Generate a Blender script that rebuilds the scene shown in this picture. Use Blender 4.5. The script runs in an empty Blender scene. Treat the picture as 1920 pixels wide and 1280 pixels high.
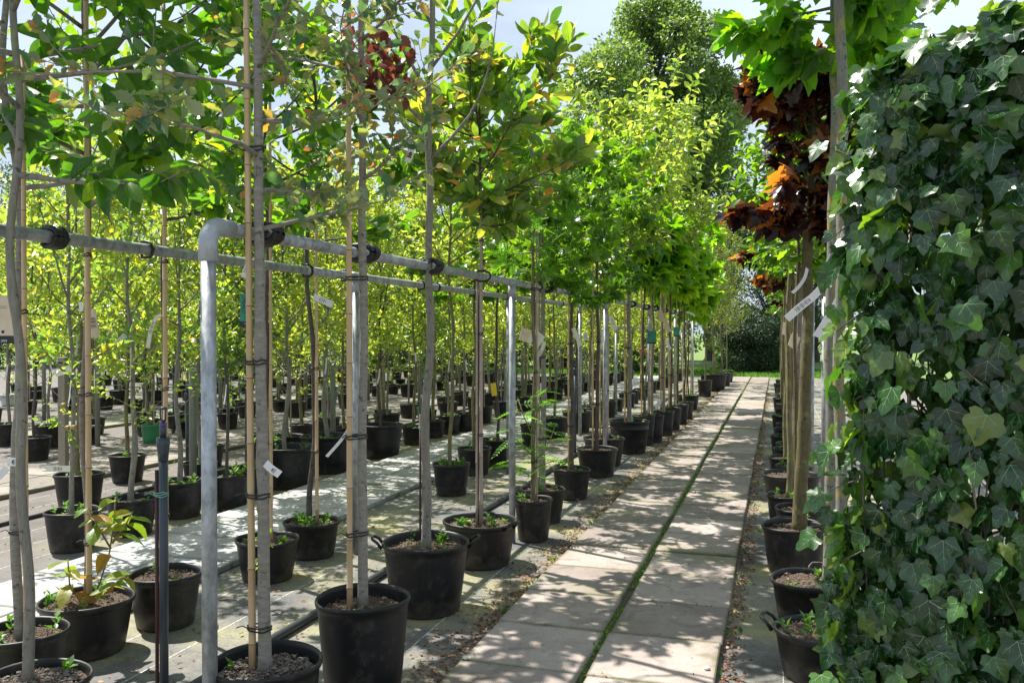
import bpy, math, random
import numpy as np
from mathutils import Vector, Matrix, noise

R_ = math.radians
scene = bpy.context.scene
COL = scene.collection

# ------------------------------------------------------------------ camera, sky, sun, exposure
CAM_H, YAW, FPX = 1.62, R_(17.26), 1600.0
cd = bpy.data.cameras.new("camera"); cam = bpy.data.objects.new("camera", cd); COL.objects.link(cam)
cam.location = (0, 0, CAM_H)
cam.rotation_euler = (R_(90 - 0.645), 0, YAW)
cd.lens = 30.0; cd.sensor_width = 36.0; cd.clip_start = 0.05; cd.clip_end = 500
scene.camera = cam

SUN_EL = R_(59.0)
SUN_AZ = math.atan2(0.395, -0.919)
world = bpy.data.worlds.new("World"); scene.world = world; world.use_nodes = True
nt = world.node_tree; nt.nodes.clear()
wo = nt.nodes.new("ShaderNodeOutputWorld"); bg = nt.nodes.new("ShaderNodeBackground")
sky = nt.nodes.new("ShaderNodeTexSky"); sky.sky_type = 'NISHITA'; sky.sun_disc = False
sky.sun_elevation = SUN_EL; sky.sun_rotation = math.atan2(-0.919, 0.395)
sky.air_density = 1.0; sky.dust_density = 1.6; sky.ozone_density = 1.0
# thin bright high cloud veil
tc = nt.nodes.new("ShaderNodeTexCoord"); mp = nt.nodes.new("ShaderNodeMapping"); mp.inputs['Scale'].default_value = (1.4, 1.4, 3.2)
ns = nt.nodes.new("ShaderNodeTexNoise"); ns.inputs['Scale'].default_value = 1.7; ns.inputs['Detail'].default_value = 6
rp = nt.nodes.new("ShaderNodeValToRGB"); rp.color_ramp.elements[0].position = .36; rp.color_ramp.elements[0].color = (.40, .40, .40, 1)
rp.color_ramp.elements[1].position = .64; rp.color_ramp.elements[1].color = (.95, .95, .95, 1)
mx = nt.nodes.new("ShaderNodeMixRGB"); mx.inputs[2].default_value = (9.4, 11.0, 12.8, 1)
L = nt.links.new
L(tc.outputs['Generated'], mp.inputs[0]); L(mp.outputs[0], ns.inputs['Vector']); L(ns.outputs[0], rp.inputs[0])
L(rp.outputs[0], mx.inputs[0]); L(sky.outputs[0], mx.inputs[1]); L(mx.outputs[0], bg.inputs[0])
bg.inputs[1].default_value = 0.050
L(bg.outputs[0], wo.inputs[0])

sd = bpy.data.lights.new("sun", 'SUN'); sd.energy = 5.0; sd.angle = R_(0.53); sd.color = (1.0, .955, .88)
sun = bpy.data.objects.new("sun", sd); COL.objects.link(sun)
sdir = Vector((math.cos(SUN_AZ) * math.cos(SUN_EL), math.sin(SUN_AZ) * math.cos(SUN_EL), math.sin(SUN_EL)))
sun.rotation_euler = sdir.to_track_quat('Z', 'Y').to_euler()
sun.location = (0, 0, 20)

vs = scene.view_settings
scene.display_settings.display_device = 'sRGB'
vs.view_transform = 'Standard'; vs.look = 'None'; vs.exposure = 1.02; vs.gamma = 1.0; vs.use_curve_mapping = False
scene.cycles.use_denoising = True
scene.cycles.max_bounces = 8; scene.cycles.transparent_max_bounces = 4
scene.cycles.diffuse_bounces = 4; scene.cycles.glossy_bounces = 2; scene.cycles.transmission_bounces = 4
scene.cycles.sample_clamp_indirect = 6.0

# ------------------------------------------------------------------ placing helpers
cy, sy = math.cos(YAW), math.sin(YAW)
RIGHT = np.array([cy, sy]); FWD = np.array([-sy, cy])
def G(u, v, z=0.0):
    """ground point seen at photo pixel (u, v) on the plane of height z"""
    d = FPX * (CAM_H - z) / (v - 622.0)
    p = FWD * d + RIGHT * ((u - 960.0) * d / FPX)
    return float(p[0]), float(p[1])
def depth(x, y): return x * FWD[0] + y * FWD[1]
def px(x, y, z):
    d = depth(x, y)
    if d < .2: return (-9999, 0, d)
    return (960 + FPX * (x * RIGHT[0] + y * RIGHT[1]) / d, 622 - (z - CAM_H) * FPX / d, d)

# ------------------------------------------------------------------ materials
def new_mat(name):
    m = bpy.data.materials.new(name); m.use_nodes = True
    n = m.node_tree; n.nodes.clear()
    o = n.nodes.new("ShaderNodeOutputMaterial")
    return m, n, o
def nd(n, t, **k):
    x = n.nodes.new(t)
    for a, b in k.items():
        if a in x.inputs: x.inputs[a].default_value = b
        else: setattr(x, a, b)
    return x
def ramp(n, stops, interp='LINEAR'):
    r = n.nodes.new("ShaderNodeValToRGB"); e = r.color_ramp; e.interpolation = interp
    while len(e.elements) < len(stops): e.elements.new(0.5)
    for el, (p, c) in zip(e.elements, stops):
        el.position = p; el.color = (*c, 1) if len(c) == 3 else c
    return r

def mat_leaf(name, stops, back=None, rough=.42, spec=.5, trans=.5, tmul=(3.2, 3.4, 1.0), coat=0.0):
    m, n, o = new_mat(name); l = n.links.new
    at = nd(n, "ShaderNodeAttribute", attribute_name="rnd"); oi = n.nodes.new("ShaderNodeObjectInfo")
    ad = nd(n, "ShaderNodeMath", operation='ADD'); fr = nd(n, "ShaderNodeMath", operation='FRACT')
    l(at.outputs['Fac'], ad.inputs[0]); l(oi.outputs['Random'], ad.inputs[1]); l(ad.outputs[0], fr.inputs[0])
    r = ramp(n, stops); l(fr.outputs[0], r.inputs[0])
    tcn = n.nodes.new("ShaderNodeTexCoord")
    nz = nd(n, "ShaderNodeTexNoise", Scale=38.0, Detail=2.0); l(tcn.outputs['Object'], nz.inputs['Vector'])
    vr = ramp(n, [(.3, (.78, .78, .78)), (.7, (1.2, 1.2, 1.2))]); l(nz.outputs[0], vr.inputs[0])
    mu = nd(n, "ShaderNodeMixRGB", blend_type='MULTIPLY'); mu.inputs[0].default_value = 1
    l(r.outputs[0], mu.inputs[1]); l(vr.outputs[0], mu.inputs[2])
    colr = mu.outputs[0]
    ge = n.nodes.new("ShaderNodeNewGeometry")
    if back:
        mb = nd(n, "ShaderNodeMixRGB"); l(ge.outputs['Backfacing'], mb.inputs[0]); l(colr, mb.inputs[1]); mb.inputs[2].default_value = (*back, 1)
        colr2 = mb.outputs[0]
    else: colr2 = colr
    p = nd(n, "ShaderNodeBsdfPrincipled"); l(colr2, p.inputs['Base Color']); p.inputs['Roughness'].default_value = rough
    p.inputs['Specular IOR Level'].default_value = spec
    if coat: p.inputs['Coat Weight'].default_value = coat; p.inputs['Coat Roughness'].default_value = .25
    tm = nd(n, "ShaderNodeMixRGB", blend_type='MULTIPLY'); tm.inputs[0].default_value = 1; tm.inputs[2].default_value = (*tmul, 1)
    l(colr, tm.inputs[1])
    t = n.nodes.new("ShaderNodeBsdfTranslucent"); l(tm.outputs[0], t.inputs[0])
    ms = n.nodes.new("ShaderNodeMixShader"); ms.inputs[0].default_value = trans
    l(p.outputs[0], ms.inputs[1]); l(t.outputs[0], ms.inputs[2]); l(ms.outputs[0], o.inputs[0])
    return m

def mat_simple(name, col, rough=.6, metal=0.0, bump=0.0, bscale=40, var=None, vscale=6, spec=.5, coord='Object', stretch=(1, 1, 1)):
    m, n, o = new_mat(name); l = n.links.new
    p = nd(n, "ShaderNodeBsdfPrincipled"); p.inputs['Base Color'].default_value = (*col, 1)
    p.inputs['Roughness'].default_value = rough; p.inputs['Metallic'].default_value = metal; p.inputs['Specular IOR Level'].default_value = spec
    tcn = n.nodes.new("ShaderNodeTexCoord"); mpn = n.nodes.new("ShaderNodeMapping"); mpn.inputs['Scale'].default_value = stretch
    l(tcn.outputs[coord], mpn.inputs[0])
    if var:
        nz = nd(n, "ShaderNodeTexNoise", Scale=float(vscale), Detail=6.0, Roughness=.65); l(mpn.outputs[0], nz.inputs['Vector'])
        r = ramp(n, [(.32, col), (.68, var)]); l(nz.outputs[0], r.inputs[0]); l(r.outputs[0], p.inputs['Base Color'])
    if bump:
        nb = nd(n, "ShaderNodeTexNoise", Scale=float(bscale), Detail=5.0); l(mpn.outputs[0], nb.inputs['Vector'])
        b = nd(n, "ShaderNodeBump"); b.inputs['Strength'].default_value = bump; b.inputs['Distance'].default_value = .01
        l(nb.outputs[0], b.inputs['Height']); l(b.outputs[0], p.inputs['Normal'])
    l(p.outputs[0], o.inputs[0])
    return m

def mat_bark(name, c1, c2, lichen=None, lam=.55, ring=True):
    m, n, o = new_mat(name); l = n.links.new
    tcn = n.nodes.new("ShaderNodeTexCoord")
    oi = n.nodes.new("ShaderNodeObjectInfo")
    va = nd(n, "ShaderNodeVectorMath", operation='ADD'); l(tcn.outputs['Object'], va.inputs[0])
    cmb = n.nodes.new("ShaderNodeCombineXYZ"); mm = nd(n, "ShaderNodeMath", operation='MULTIPLY'); mm.inputs[1].default_value = 17.0
    l(oi.outputs['Random'], mm.inputs[0]); l(mm.outputs[0], cmb.inputs[2]); l(cmb.outputs[0], va.inputs[1])
    mp1 = n.nodes.new("ShaderNodeMapping"); mp1.inputs['Scale'].default_value = (60, 60, 14) if not ring else (18, 18, 70)
    l(va.outputs[0], mp1.inputs[0])
    n1 = nd(n, "ShaderNodeTexNoise", Scale=1.0, Detail=6.0, Roughness=.7); l(mp1.outputs[0], n1.inputs['Vector'])
    r1 = ramp(n, [(.3, c1), (.55, tuple((a + b) / 2 for a, b in zip(c1, c2))), (.72, c2)]); l(n1.outputs[0], r1.inputs[0])
    n2 = nd(n, "ShaderNodeTexNoise", Scale=7.0, Detail=8.0, Roughness=.75); l(va.outputs[0], n2.inputs['Vector'])
    out = r1.outputs[0]
    # dark scars
    n3 = nd(n, "ShaderNodeTexNoise", Scale=42.0, Detail=5.0); l(va.outputs[0], n3.inputs['Vector'])
    r3 = ramp(n, [(.60, (0, 0, 0)), (.68, (1, 1, 1))]); l(n3.outputs[0], r3.inputs[0])
    mx3 = nd(n, "ShaderNodeMixRGB"); l(r3.outputs[0], mx3.inputs[0]); l(out, mx3.inputs[1]); mx3.inputs[2].default_value = (*[c * .5 for c in c1], 1)
    out = mx3.outputs[0]
    if lichen:
        r2 = ramp(n, [(lam - .05, (0, 0, 0)), (lam + .05, (1, 1, 1))]); l(n2.outputs[0], r2.inputs[0])
        mx2 = nd(n, "ShaderNodeMixRGB"); l(r2.outputs[0], mx2.inputs[0]); l(out, mx2.inputs[1]); mx2.inputs[2].default_value = (*lichen, 1)
        out = mx2.outputs[0]
    p = nd(n, "ShaderNodeBsdfPrincipled"); p.inputs['Roughness'].default_value = .8; l(out, p.inputs['Base Color'])
    b = nd(n, "ShaderNodeBump"); b.inputs['Strength'].default_value = .6; b.inputs['Distance'].default_value = .004
    l(n1.outputs[0], b.inputs['Height']); l(b.outputs[0], p.inputs['Normal']); l(p.outputs[0], o.inputs[0])
    return m

def mat_concrete(name, a, b, moss, moss_amt=.6, dark=.75):
    m, n, o = new_mat(name); l = n.links.new
    ge = n.nodes.new("ShaderNodeNewGeometry"); oi = n.nodes.new("ShaderNodeObjectInfo")
    n1 = nd(n, "ShaderNodeTexNoise", Scale=2.6, Detail=8.0, Roughness=.65); l(ge.outputs['Position'], n1.inputs['Vector'])
    r1 = ramp(n, [(.3, a), (.7, b)]); l(n1.outputs[0], r1.inputs[0])
    ro = ramp(n, [(0, (dark * .94,) * 3), (1, (1.15,) * 3)]); l(oi.outputs['Random'], ro.inputs[0])
    m1 = nd(n, "ShaderNodeMixRGB", blend_type='MULTIPLY'); m1.inputs[0].default_value = 1; l(r1.outputs[0], m1.inputs[1]); l(ro.outputs[0], m1.inputs[2])
    n2 = nd(n, "ShaderNodeTexNoise", Scale=240.0, Detail=2.0); l(ge.outputs['Position'], n2.inputs['Vector'])
    r2 = ramp(n, [(.3, (.68, .68, .70)), (.5, (1, 1, 1)), (.75, (1.35, 1.33, 1.3))]); l(n2.outputs[0], r2.inputs[0])
    m2 = nd(n, "ShaderNodeMixRGB", blend_type='MULTIPLY'); m2.inputs[0].default_value = .9; l(m1.outputs[0], m2.inputs[1]); l(r2.outputs[0], m2.inputs[2])
    n3 = nd(n, "ShaderNodeTexNoise", Scale=1.1, Detail=9.0, Roughness=.72); l(ge.outputs['Position'], n3.inputs['Vector'])
    r3 = ramp(n, [(moss_amt - .06, (0, 0, 0)), (moss_amt + .12, (.75, .75, .75))]); l(n3.outputs[0], r3.inputs[0])
    m3 = nd(n, "ShaderNodeMixRGB"); l(r3.outputs[0], m3.inputs[0]); l(m2.outputs[0], m3.inputs[1]); m3.inputs[2].default_value = (*moss, 1)
    # sparse dark specks
    vo = nd(n, "ShaderNodeTexVoronoi", Scale=11.0); l(ge.outputs['Position'], vo.inputs['Vector'])
    r4 = ramp(n, [(.035, (.35, .3, .25)), (.06, (1, 1, 1))]); l(vo.outputs['Distance'], r4.inputs[0])
    m4 = nd(n, "ShaderNodeMixRGB", blend_type='MULTIPLY'); m4.inputs[0].default_value = 1; l(m3.outputs[0], m4.inputs[1]); l(r4.outputs[0], m4.inputs[2])
    tcn = n.nodes.new("ShaderNodeTexCoord"); ab = nd(n, "ShaderNodeVectorMath", operation='ABSOLUTE'); l(tcn.outputs['Object'], ab.inputs[0])
    sx = n.nodes.new("ShaderNodeSeparateXYZ"); l(ab.outputs[0], sx.inputs[0]); mxm = nd(n, "ShaderNodeMath", operation='MAXIMUM'); l(sx.outputs[0], mxm.inputs[0]); l(sx.outputs[1], mxm.inputs[1])
    e1 = nd(n, "ShaderNodeMath", operation='MULTIPLY_ADD'); e1.inputs[1].default_value = .09; l(n3.outputs[0], e1.inputs[0]); l(mxm.outputs[0], e1.inputs[2])
    er = ramp(n, [(.305, (0, 0, 0)), (.345, (.85, .85, .85))]); l(e1.outputs[0], er.inputs[0])
    m5 = nd(n, "ShaderNodeMixRGB"); l(er.outputs[0], m5.inputs[0]); l(m4.outputs[0], m5.inputs[1]); m5.inputs[2].default_value = (moss[0] * .75, moss[1] * .75, moss[2] * .8, 1)
    st = nd(n, "ShaderNodeTexNoise", Scale=5.5, Detail=4.0, Roughness=.6, Distortion=1.2); l(ge.outputs['Position'], st.inputs['Vector'])
    sr = ramp(n, [(.36, (.70, .68, .66)), (.47, (1, 1, 1))]); l(st.outputs[0], sr.inputs[0])
    m6 = nd(n, "ShaderNodeMixRGB", blend_type='MULTIPLY'); m6.inputs[0].default_value = .8; l(m5.outputs[0], m6.inputs[1]); l(sr.outputs[0], m6.inputs[2])
    p = nd(n, "ShaderNodeBsdfPrincipled"); p.inputs['Roughness'].default_value = .85; p.inputs['Specular IOR Level'].default_value = .3; l(m6.outputs[0], p.inputs['Base Color'])
    bb = nd(n, "ShaderNodeBump"); bb.inputs['Strength'].default_value = .35; bb.inputs['Distance'].default_value = .003
    l(n2.outputs[0], bb.inputs['Height']); l(bb.outputs[0], p.inputs['Normal']); l(p.outputs[0], o.inputs[0])
    return m

def mat_fabric(name):
    m, n, o = new_mat(name); l = n.links.new
    ge = n.nodes.new("ShaderNodeNewGeometry"); sp = n.nodes.new("ShaderNodeSeparateXYZ"); l(ge.outputs['Position'], sp.inputs[0])
    n1 = nd(n, "ShaderNodeTexNoise", Scale=1.3, Detail=9.0, Roughness=.7); l(ge.outputs['Position'], n1.inputs['Vector'])
    r1 = ramp(n, [(.36, (.085, .085, .09)), (.46, (.14, .135, .125)), (.53, (.20, .19, .14)), (.60, (.27, .25, .125)), (.70, (.22, .21, .14)), (.82, (.14, .135, .12))]); l(n1.outputs[0], r1.inputs[0])
    # algae only near main beds; farther beds browner, heavy shade put into colour
    n5 = nd(n, "ShaderNodeTexNoise", Scale=2.2, Detail=8.0, Roughness=.7); l(ge.outputs['Position'], n5.inputs['Vector'])
    r5 = ramp(n, [(.35, (.075, .068, .062)), (.6, (.14, .12, .108)), (.8, (.21, .185, .168))]); l(n5.outputs[0], r5.inputs[0])
    mr = nd(n, "ShaderNodeMapRange"); mr.inputs[1].default_value = -5.5; mr.inputs[2].default_value = -4.5; l(sp.outputs[0], mr.inputs[0])
    m0 = nd(n, "ShaderNodeMixRGB"); l(mr.outputs[0], m0.inputs[0]); l(r5.outputs[0], m0.inputs[1]); l(r1.outputs[0], m0.inputs[2])
    n2 = nd(n, "ShaderNodeTexNoise", Scale=60.0, Detail=6.0, Roughness=.8); l(ge.outputs['Position'], n2.inputs['Vector'])
    r2 = ramp(n, [(.34, (.35, .33, .32)), (.47, (1, 1, 1)), (.75, (1.3, 1.3, 1.25))]); l(n2.outputs[0], r2.inputs[0])
    m1 = nd(n, "ShaderNodeMixRGB", blend_type='MULTIPLY'); m1.inputs[0].default_value = 1; l(m0.outputs[0], m1.inputs[1]); l(r2.outputs[0], m1.inputs[2])
    # woven marker lines every 0.33 m along the cloth, printed flat
    ax = nd(n, "ShaderNodeMath", operation='ADD'); ax.inputs[1].default_value = 40.12; l(sp.outputs[0], ax.inputs[0])
    dv = nd(n, "ShaderNodeMath", operation='DIVIDE'); dv.inputs[1].default_value = .365; l(ax.outputs[0], dv.inputs[0])
    fr = nd(n, "ShaderNodeMath", operation='FRACT'); l(dv.outputs[0], fr.inputs[0])
    lt = nd(n, "ShaderNodeMath", operation='LESS_THAN'); lt.inputs[1].default_value = .014; l(fr.outputs[0], lt.inputs[0])
    ng = nd(n, "ShaderNodeMath", operation='GREATER_THAN'); ng.inputs[1].default_value = .47; l(n2.outputs[0], ng.inputs[0])
    ml = nd(n, "ShaderNodeMath", operation='MULTIPLY'); l(lt.outputs[0], ml.inputs[0]); l(ng.outputs[0], ml.inputs[1])
    m2 = nd(n, "ShaderNodeMixRGB"); l(ml.outputs[0], m2.inputs[0]); l(m1.outputs[0], m2.inputs[1]); m2.inputs[2].default_value = (.62, .62, .6, 1)
    p = nd(n, "ShaderNodeBsdfPrincipled"); p.inputs['Roughness'].default_value = .7; p.inputs['Specular IOR Level'].default_value = .35; l(m2.outputs[0], p.inputs['Base Color'])
    mpn = n.nodes.new("ShaderNodeMapping"); mpn.inputs['Scale'].default_value = (300, 300, 1); l(ge.outputs['Position'], mpn.inputs[0])
    nb = nd(n, "ShaderNodeTexNoise", Scale=1.0, Detail=2.0); l(mpn.outputs[0], nb.inputs['Vector'])
    b = nd(n, "ShaderNodeBump"); b.inputs['Strength'].default_value = .4; b.inputs['Distance'].default_value = .004; l(n2.outputs[0], b.inputs['Height'])
    l(b.outputs[0], p.inputs['Normal']); l(p.outputs[0], o.inputs[0])
    return m

def mat_pot(name, col=(.007, .007, .0085), dirt=(.085, .072, .055)):
    m, n, o = new_mat(name); l = n.links.new
    tcn = n.nodes.new("ShaderNodeTexCoord"); oi = n.nodes.new("ShaderNodeObjectInfo")
    va = nd(n, "ShaderNodeVectorMath", operation='ADD'); l(tcn.outputs['Object'], va.inputs[0]); l(oi.outputs['Location'], va.inputs[1])
    n1 = nd(n, "ShaderNodeTexNoise", Scale=14.0, Detail=7.0, Roughness=.7); l(va.outputs[0], n1.inputs['Vector'])
    sp = n.nodes.new("ShaderNodeSeparateXYZ"); l(tcn.outputs['Object'], sp.inputs[0])
    mr = nd(n, "ShaderNodeMapRange"); mr.inputs[1].default_value = .0; mr.inputs[2].default_value = .12; mr.inputs[3].default_value = .34; mr.inputs[4].default_value = 0.0; l(sp.outputs[2], mr.inputs[0])
    ad = nd(n, "ShaderNodeMath", operation='ADD'); l(n1.outputs[0], ad.inputs[0]); l(mr.outputs[0], ad.inputs[1])
    r = ramp(n, [(.52, (0, 0, 0)), (.66, (.35, .35, .35)), (.85, (.75, .75, .75))]); l(ad.outputs[0], r.inputs[0])
    mx_ = nd(n, "ShaderNodeMixRGB"); l(r.outputs[0], mx_.inputs[0]); mx_.inputs[1].default_value = (*col, 1); mx_.inputs[2].default_value = (*dirt, 1)
    p = nd(n, "ShaderNodeBsdfPrincipled"); l(mx_.outputs[0], p.inputs['Base Color']); p.inputs['Roughness'].default_value = .38; p.inputs['Specular IOR Level'].default_value = .4
    rr = nd(n, "ShaderNodeMapRange"); rr.inputs[3].default_value = .32; rr.inputs[4].default_value = .6; l(n1.outputs[0], rr.inputs[0]); l(rr.outputs[0], p.inputs['Roughness'])
    l(p.outputs[0], o.inputs[0])
    return m

M = {}
M['fabric'] = mat_fabric("weed_fabric")
M['slab'] = mat_concrete("concrete_slab", (.25, .205, .18), (.38, .325, .295), (.17, .17, .075), .57)
M['slab_pale'] = mat_concrete("pale_slab", (.34, .335, .33), (.46, .455, .45), (.25, .25, .15), .62, .82)  # same concrete, made paler and greyer to stand in for strong sun
M['slab_dirty'] = mat_concrete("dirty_slab", (.18, .16, .14), (.30, .265, .235), (.2, .18, .1), .58)
M['sand'] = mat_simple("joint_sand", (.05, .045, .035), .95, bump=.4, bscale=80, var=(.07, .075, .03), vscale=20)
M['lawn'] = mat_simple("lawn_soil", (.10, .17, .03), .9, var=(.14, .21, .04), vscale=1.2, coord='Object')
M['pot'] = mat_pot("black_plastic")
M['pot_green'] = mat_simple("green_plastic", (.04, .22, .09), .45)
M['pot_white'] = mat_simple("white_plastic", (.6, .62, .62), .45)
M['pot_orange'] = mat_simple("orange_plastic", (.65, .2, .03), .45)
M['soil'] = mat_simple("potting_soil", (.035, .022, .015), .95, bump=1.0, bscale=90, var=(.13, .09, .06), vscale=55)
M['crumb'] = mat_simple("soil_crumb", (.05, .032, .022), .95, var=(.24, .18, .13), vscale=60)
M['gravel'] = mat_simple("grit", (.035, .026, .02), .9, var=(.26, .22, .18), vscale=60)
M['bamboo'] = mat_simple("bamboo", (.46, .31, .16), .45, var=(.60, .43, .25), vscale=7, stretch=(1, 1, .25), bump=.1)
M['bamboo_node'] = mat_simple("bamboo_node", (.20, .12, .06), .6)
M['bamboo_grey'] = mat_simple("weathered_bamboo", (.30, .23, .19), .6, var=(.44, .35, .29), vscale=9, stretch=(1, 1, .2), bump=.15)
M['zinc'] = mat_simple("galvanised_steel", (.20, .21, .225), .5, metal=.5, var=(.50, .52, .55), vscale=26, bump=.12, bscale=60, stretch=(1, 1, .5))
M['zinc_fit'] = mat_simple("galvanised_fitting", (.33, .35, .39), .5, metal=.45, var=(.43, .45, .49), vscale=50, bump=.3, bscale=120)
M['rubber'] = mat_simple("black_rubber", (.012, .012, .013), .42, bump=.5, bscale=25)
M['pvc'] = mat_simple("grey_pvc", (.035, .045, .06), .35)
M['pe'] = mat_simple("black_hose", (.03, .032, .038), .4)
M['rod'] = mat_simple("dark_red_stick", (.07, .02, .018), .6)
M['twine'] = mat_simple("green_twine", (.18, .42, .30), .7)
M['purple'] = mat_simple("purple_nozzle", (.10, .04, .35), .4)
M['wood'] = mat_simple("weathered_wood", (.20, .17, .13), .85, var=(.30, .27, .2), vscale=9, stretch=(6, 6, .6), bump=.3, bscale=70)
M['wood_grey'] = mat_simple("grey_post", (.15, .155, .125), .85, var=(.25, .26, .21), vscale=9, stretch=(5, 5, .5), bump=.3, bscale=70)
M['wire'] = mat_simple("wire", (.28, .28, .28), .5, metal=.7)
M['moss'] = mat_leaf("moss", [(0, (.05, .12, .012)), (1, (.15, .27, .03))], trans=.3, rough=.8)
M['weed'] = mat_leaf("weed", [(0, (.05, .13, .02)), (.6, (.09, .2, .03)), (1, (.16, .26, .05))], trans=.42, tmul=(1.9, 2.1, .7))
M['weed_red'] = mat_leaf("young_walnut_leaf", [(0, (.10, .20, .02)), (.6, (.2, .28, .03)), (.86, (.32, .24, .03)), (1, (.35, .13, .04))], trans=.5, tmul=(1.8, 1.7, .8))
M['litter'] = mat_leaf("dead_leaf", [(0, (.09, .04, .025)), (.5, (.2, .1, .06)), (.85, (.33, .16, .1)), (1, (.45, .33, .22))], trans=.12, rough=.8)
M['tag'] = mat_simple("white_label", (.78, .76, .76), .5, var=(.70, .68, .68), vscale=12)
M['tag_beige'] = mat_simple("beige_card", (.60, .47, .33), .6, var=(.68, .56, .42), vscale=14)
M['tag_pale'] = mat_simple("pale_card", (.66, .64, .52), .6, var=(.7, .68, .58), vscale=14)
M['tag_green'] = mat_simple("green_card", (.01, .13, .09), .35, var=(.03, .30, .18), vscale=22)
M['tag_yellow'] = mat_simple("yellow_card", (.75, .52, .02), .5)
M['tag_red'] = mat_simple("red_strip", (.6, .02, .02), .45)
M['ink'] = mat_simple("ink", (.02, .02, .025), .6)
M['ink_grey'] = mat_simple("grey_ink", (.28, .27, .28), .6)
M['ink_white'] = mat_simple("white_ink", (.75, .75, .72), .6)
M['vein'] = mat_leaf("pale_vein", [(0, (.22, .34, .17)), (1, (.30, .42, .23))], trans=.25, tmul=(1.5, 1.5, 1))
M['vein_mid'] = mat_leaf("green_vein", [(0, (.16, .26, .06)), (1, (.22, .32, .09))], trans=.3, tmul=(1.5, 1.5, .8))
M['vein_red'] = mat_leaf("dark_vein", [(0, (.12, .03, .03)), (1, (.2, .06, .04))], trans=.3, tmul=(1.5, 1.2, .8))
M['apple'] = mat_simple("apple", (.35, .06, .04), .35, var=(.30, .34, .05), vscale=14)

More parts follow.
